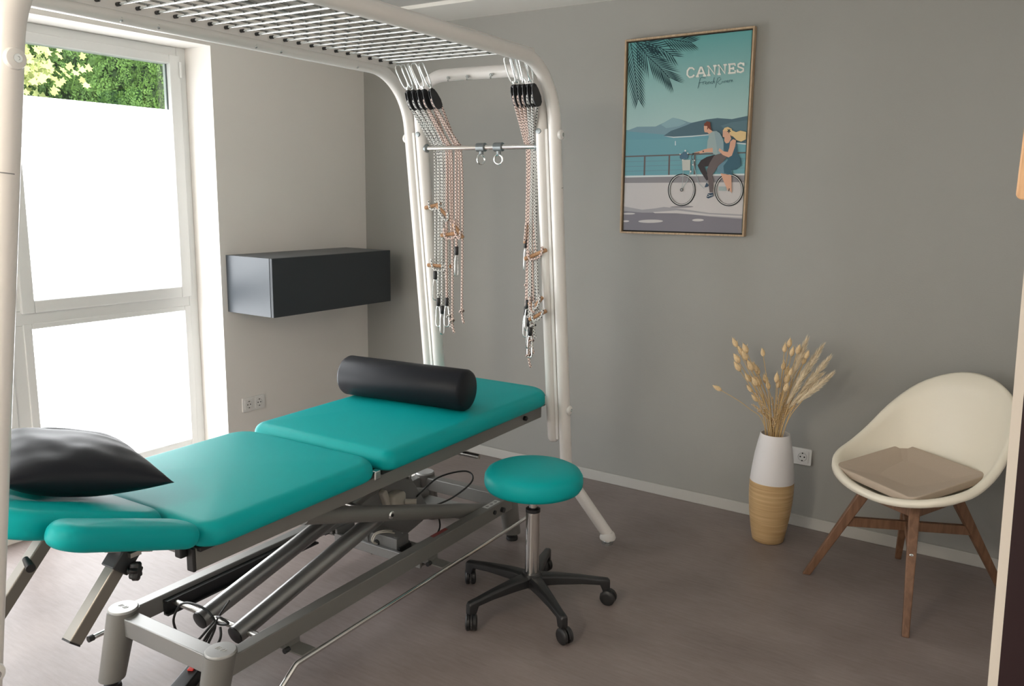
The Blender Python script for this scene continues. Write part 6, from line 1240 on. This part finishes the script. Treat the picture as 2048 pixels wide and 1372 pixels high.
# ---- pulley ropes
def karab(bm, p, d, side, L=0.10, w=0.034, r=0.0032):
    """pear-shaped snap hook: p = wide end, narrowing along d"""
    d = Vector(d).normalized(); side = (Vector(side) - d * Vector(side).dot(d)).normalized()
    pts = []
    for k in range(28):
        a = 2 * PI * k / 28; c = math.cos(a); t = (1 - c) / 2
        hw = w / 2 * (1 - 0.45 * t)
        pts.append(Vector(p) + d * (L * (0.5 - 0.5 * math.copysign(abs(c) ** 0.62, c))) + side * hw * math.copysign(abs(math.sin(a)) ** 0.6, math.sin(a)))
    tube(bm, pts, r, 8, closed=True)
    tube(bm, [Vector(p) + d * (L * .93), Vector(p) + d * (L * 1.04)], r * 1.6, 8)
def rope(bm, pts, r=0.0054): tube(bm, pts, r, 8, uv=True)
def pulley_set(idx, side, top, pul, xb, col, hook_z, cleat, tail_z, label, hookdx=0.0, hyaw=0.0, cl_ang=0.0, strands=3):
    """top: hook point on the grid; xb: x where the ropes cross the chrome bar"""
    t = thing('pulley_rope', label, 'rope pulley', top, 0, 'rope pulleys at the %s of the cage' % side)
    O = Vector(top); pl_ = Vector(pul) - O; d = pl_.normalized()
    bm = B(); karab(bm, Vector((0, 0, 0.008)), d, Vector((math.cos(.5 + idx), math.sin(.5 + idx), 0)), 0.105, 0.034, 0.0033); link('snap_hook', bm, M['zinc'], t)
    # block: two cheeks around a sheave
    c0 = d * 0.112; ax = Vector((0.93, -0.36, 0)); ax = (ax - d * ax.dot(d)).normalized(); q = d.cross(ax)
    bm = B()
    for s_ in (-1, 1):
        outl = [(-0.002, 0.010), (0.02, 0.017), (0.05, 0.021), (0.072, 0.018), (0.084, 0.008), (0.084, -0.008), (0.072, -0.018), (0.05, -0.021), (0.02, -0.017), (-0.002, -0.010)]
        a = [bm.verts.new(c0 + d * h + q * w + ax * s_ * 0.0065) for h, w in outl]; b = [bm.verts.new(c0 + d * h + q * w + ax * s_ * 0.0105) for h, w in outl]
        bm.faces.new(a); bm.faces.new(b)
        for k in range(len(a)): bm.faces.new((a[k], a[(k + 1) % len(a)], b[(k + 1) % len(a)], b[k]))
    m = axis_mat(c0 + d * 0.048 - ax * 0.006, ax); lathe(bm, [(0, 0), (0.016, 0), (0.012, 0.006), (0.016, 0.012), (0, 0.012)], 20, mat=m)
    tube(bm, [c0 + d * 0.0 - ax * .0105, c0 + d * 0.0 + ax * .0105], 0.008, 10)
    link('pulley_block', bm, M['black_plastic'], t, smooth=False)
    pc = c0 + d * 0.048
    by, bz = 0.0, 1.79
    def barpt(x):      # bar point in world
        # solve along the bar
        u = (x + 2.15 + (lean(1.79)) * math.sin(CYAW)) / math.cos(CYAW)
        return CAGE @ Vector((u, lean(1.79), 1.79))
    for k in range(strands):
        x = xb + (k - 1) * (0.013 if side == 'left' else 0.006)
        bp = barpt(x) - O
        zend = (hook_z if k == 0 else (cleat[2] if k == 1 else tail_z)) - O.z
        st = pc + q * (0.017 if k != 1 else -0.017) * (1 if k else 1)
        pts = []
        if k == 0: pts += [pc - q * 0.017 + d * 0.004, pc - d * 0.012 - q * .010, pc - d * 0.017, pc - d * .012 + q * .010]
        pts += [st, st.lerp(bp + Vector((0, 0.006, 0.016)), 0.5) + Vector((0, 0.0, -0.004)), bp + Vector((0, 0.0, 0.0165)), bp + Vector((0, 0.0150, 0.002))]
        xh = hookdx if k == 0 else ((cleat[0] - O.x - bp.x) if k == 1 else 0.004 * (idx % 3 - 1))
        ye = bp.y + 0.020 + 0.004 * k
        n = 5
        for j in range(1, n + 1):
            tt = j / n; pts.append(Vector((bp.x + xh * tt ** 1.5 + 0.0025 * math.sin(3 * tt + idx + k), ye, bp.z + (zend - bp.z) * tt)))
        bm = B(); rope(bm, smooth_path(pts, 4)); link('rope', bm, M[col], t)
        end = pts[-1]
        if k == 0:
            bm = B(); tube(bm, [end + Vector((0, 0, 0.015)), end + Vector((0, 0, 0.012)), end - Vector((0, 0, 0.022)), end - Vector((0, 0, 0.026))], [0.007, 0.0095, 0.0095, 0.006], 8); link('rope_clamp', bm, M['black_plastic'], t)
            bm = B(); karab(bm, end - Vector((0, 0, 0.122)), (0, 0, 1), (math.cos(hyaw), math.sin(hyaw), 0), 0.10, 0.028, 0.003); link('end_hook', bm, M['zinc'], t)
        elif k == 1:
            a = cl_ang; dd = Vector((math.cos(a) * .9, 0.30 * math.cos(a), math.sin(a))).normalized()
            bm = B(); c = end + Vector((0, -0.004, 0)); L = cleat[1]
            pp = [c - dd * L / 2, c - dd * (L / 2 - .004), c - dd * L * .2, c + dd * L * .2, c + dd * (L / 2 - .004), c + dd * L / 2]
            tube(bm, pp, [0.006, 0.0095, 0.0085, 0.0085, 0.0095, 0.006], 10); link('wooden_toggle', bm, M['cleat_wood'], t)
            bm = B(); rope(bm, smooth_path([c + dd * L * .3 + Vector((0, -.008, .02)), c + dd * L * .35 + Vector((0, -.012, 0)), c + dd * L * .2 + Vector((.0, -.012, -.02)), c - dd * L * .2 + Vector((0, -.010, -.012)), c - dd * L * .32 + Vector((0, -.002, .03))], 5)); link('rope_knot', bm, M[col], t)
        else:
            bm = B()
            kn = end; tube(bm, smooth_path([kn + Vector((0.010, 0, 0.01)), kn + Vector((0, -.012, .002)), kn + Vector((-0.011, 0, -.006)), kn + Vector((0, .010, -.002)), kn + Vector((0.010, 0, 0.004))], 4), 0.0045, 8, uv=True)
            rope(bm, [kn, kn + Vector((0.004, 0, -0.03)), kn + Vector((0.012, 0.0, -0.055))]); link('rope_tail', bm, M[col], t)
    return t
W = ['leftmost', 'second from left', 'middle', 'second from right', 'rightmost']
Lspec = [  # top x, pulley x, bar x, colour, hook z, cleat(x, L, z), tail z
    (-2.497, -2.455, -2.437, 'rope_grey', 1.215, (-2.440, 0.12, 1.535), 1.12, 0.7, 0.25),
    (-2.468, -2.425, -2.417, 'rope_grey', 1.09, (-2.424, 0.12, 1.255), 1.25, 0.2, -0.02),
    (-2.436, -2.395, -2.394, 'rope_grey', 1.055, (-2.397, 0.10, 1.50), 1.02, 1.3, -0.7),
    (-2.408, -2.365, -2.369, 'rope_pink', 1.095, (-2.362, 0.10, 1.405), 1.00, 0.4, 0.15),
    (-2.368, -2.322, -2.317, 'rope_pink', 1.335, (-2.322, 0.08, 1.42), 1.05, 1.5, -0.9)]
for i, (tx, px_, bx, col, hz, cl, tz, hy, ca) in enumerate(Lspec):
    pulley_set(i, 'left', (tx, 2.842, 2.124), (px_, 2.895, 1.97), bx, col, hz, cl, tz,
               '%s of five pulleys with %s ropes at the left cage leg' % (W[i], 'grey' if col == 'rope_grey' else 'pink'), 0.0, hy, ca)
Rspec = [
    (-1.945, -1.927, -1.954, 'rope_pink', 1.385, (-1.956, 0.085, 1.42), 1.20, 1.5, 1.45),
    (-1.922, -1.905, -1.945, 'rope_pink', 1.09, (-1.906, 0.11, 1.335), 0.885, 0.3, 0.4),
    (-1.899, -1.883, -1.938, 'rope_pink', 1.12, (-1.916, 0.05, 1.11), 0.95, 1.2, -0.6),
    (-1.876, -1.861, -1.931, 'rope_grey', 1.04, (-1.898, 0.08, 1.12), 1.07, 1.3, 0.9),
    (-1.855, -1.838, -1.925, 'rope_grey', 1.00, (-1.894, 0.09, 1.07), 1.02, 0.1, 0.5)]
for i, (tx, px_, bx, col, hz, cl, tz, hy, ca) in enumerate(Rspec):
    pulley_set(i, 'right', (tx, 2.870, 2.124), (px_, 2.925, 1.97), bx, col, hz, cl, tz,
               '%s of five pulleys with %s ropes at the right cage leg' % (W[i], 'grey' if col == 'rope_grey' else 'pink'), 0.0, hy, ca)

# ================================================================== SMALL THINGS
# wooden rack end on the right wall
bm = B(); pts = []
for cx_, cz_, a0 in ((-0.052, 1.608, PI), (0.022, 1.608, 1.5 * PI)):
    for k in range(6): a = a0 + PI / 2 * k / 5; pts.append((cx_ + 0.008 * math.cos(a), cz_ + 0.008 * math.sin(a)))
pts += [(0.03, 1.95), (-0.060, 1.95)]
a = [bm.verts.new((x, 1.235, z)) for x, z in pts]; b = [bm.verts.new((x, 1.275, z)) for x, z in pts]
bm.faces.new(a); bm.faces.new(b[::-1])
for k in range(len(a)): bm.faces.new((a[k], a[(k + 1) % len(a)], b[(k + 1) % len(a)], b[k]))
wr = link('wooden_rack', bm, M['hanger_wood'], smooth=False, bevel=0.002)
tag(wr, 'pale wooden rack board on the right wall, cut by the right edge of the photo', 'rack')
bm = B(); lathe(bm, [(0, 0), (0.009, 0), (0.009, 0.002), (0, 0.002)], 16, mat=axis_mat((-0.046, 1.2345, 1.650), (0, -1, 0))); link('screw_plug', bm, M['chair_wood'], wr)
# plug strip by the near column of the couch
t = thing('power_strip', 'black power strip with a red switch on the floor under the couch end', 'power strip', (-2.21, 1.455, 0), 0.5)
bm = B(); slab(bm, 0.055, 0.16, 0.01, 0, 0.04, 0.006, 0.0, n=4, inner=2, mat=Matrix.Translation((0, 0, 0))); link('strip_body', bm, M['black_plastic'], t)
bm = B(); box(bm, -0.010, 0.010, 0.045, 0.07, 0.04, 0.046); link('switch', bm, M['red'], t, smooth=False, bevel=0.002)
bm = B(); tube(bm, smooth_path([(0, -0.08, 0.02), (0, -0.11, 0.012), (-0.03, -0.16, 0.006), (-0.10, -0.20, 0.006), (-0.2, -0.18, 0.006), (-0.45, -0.05, 0.006)]), 0.005, 8); link('cord', bm, M['cable'], t)
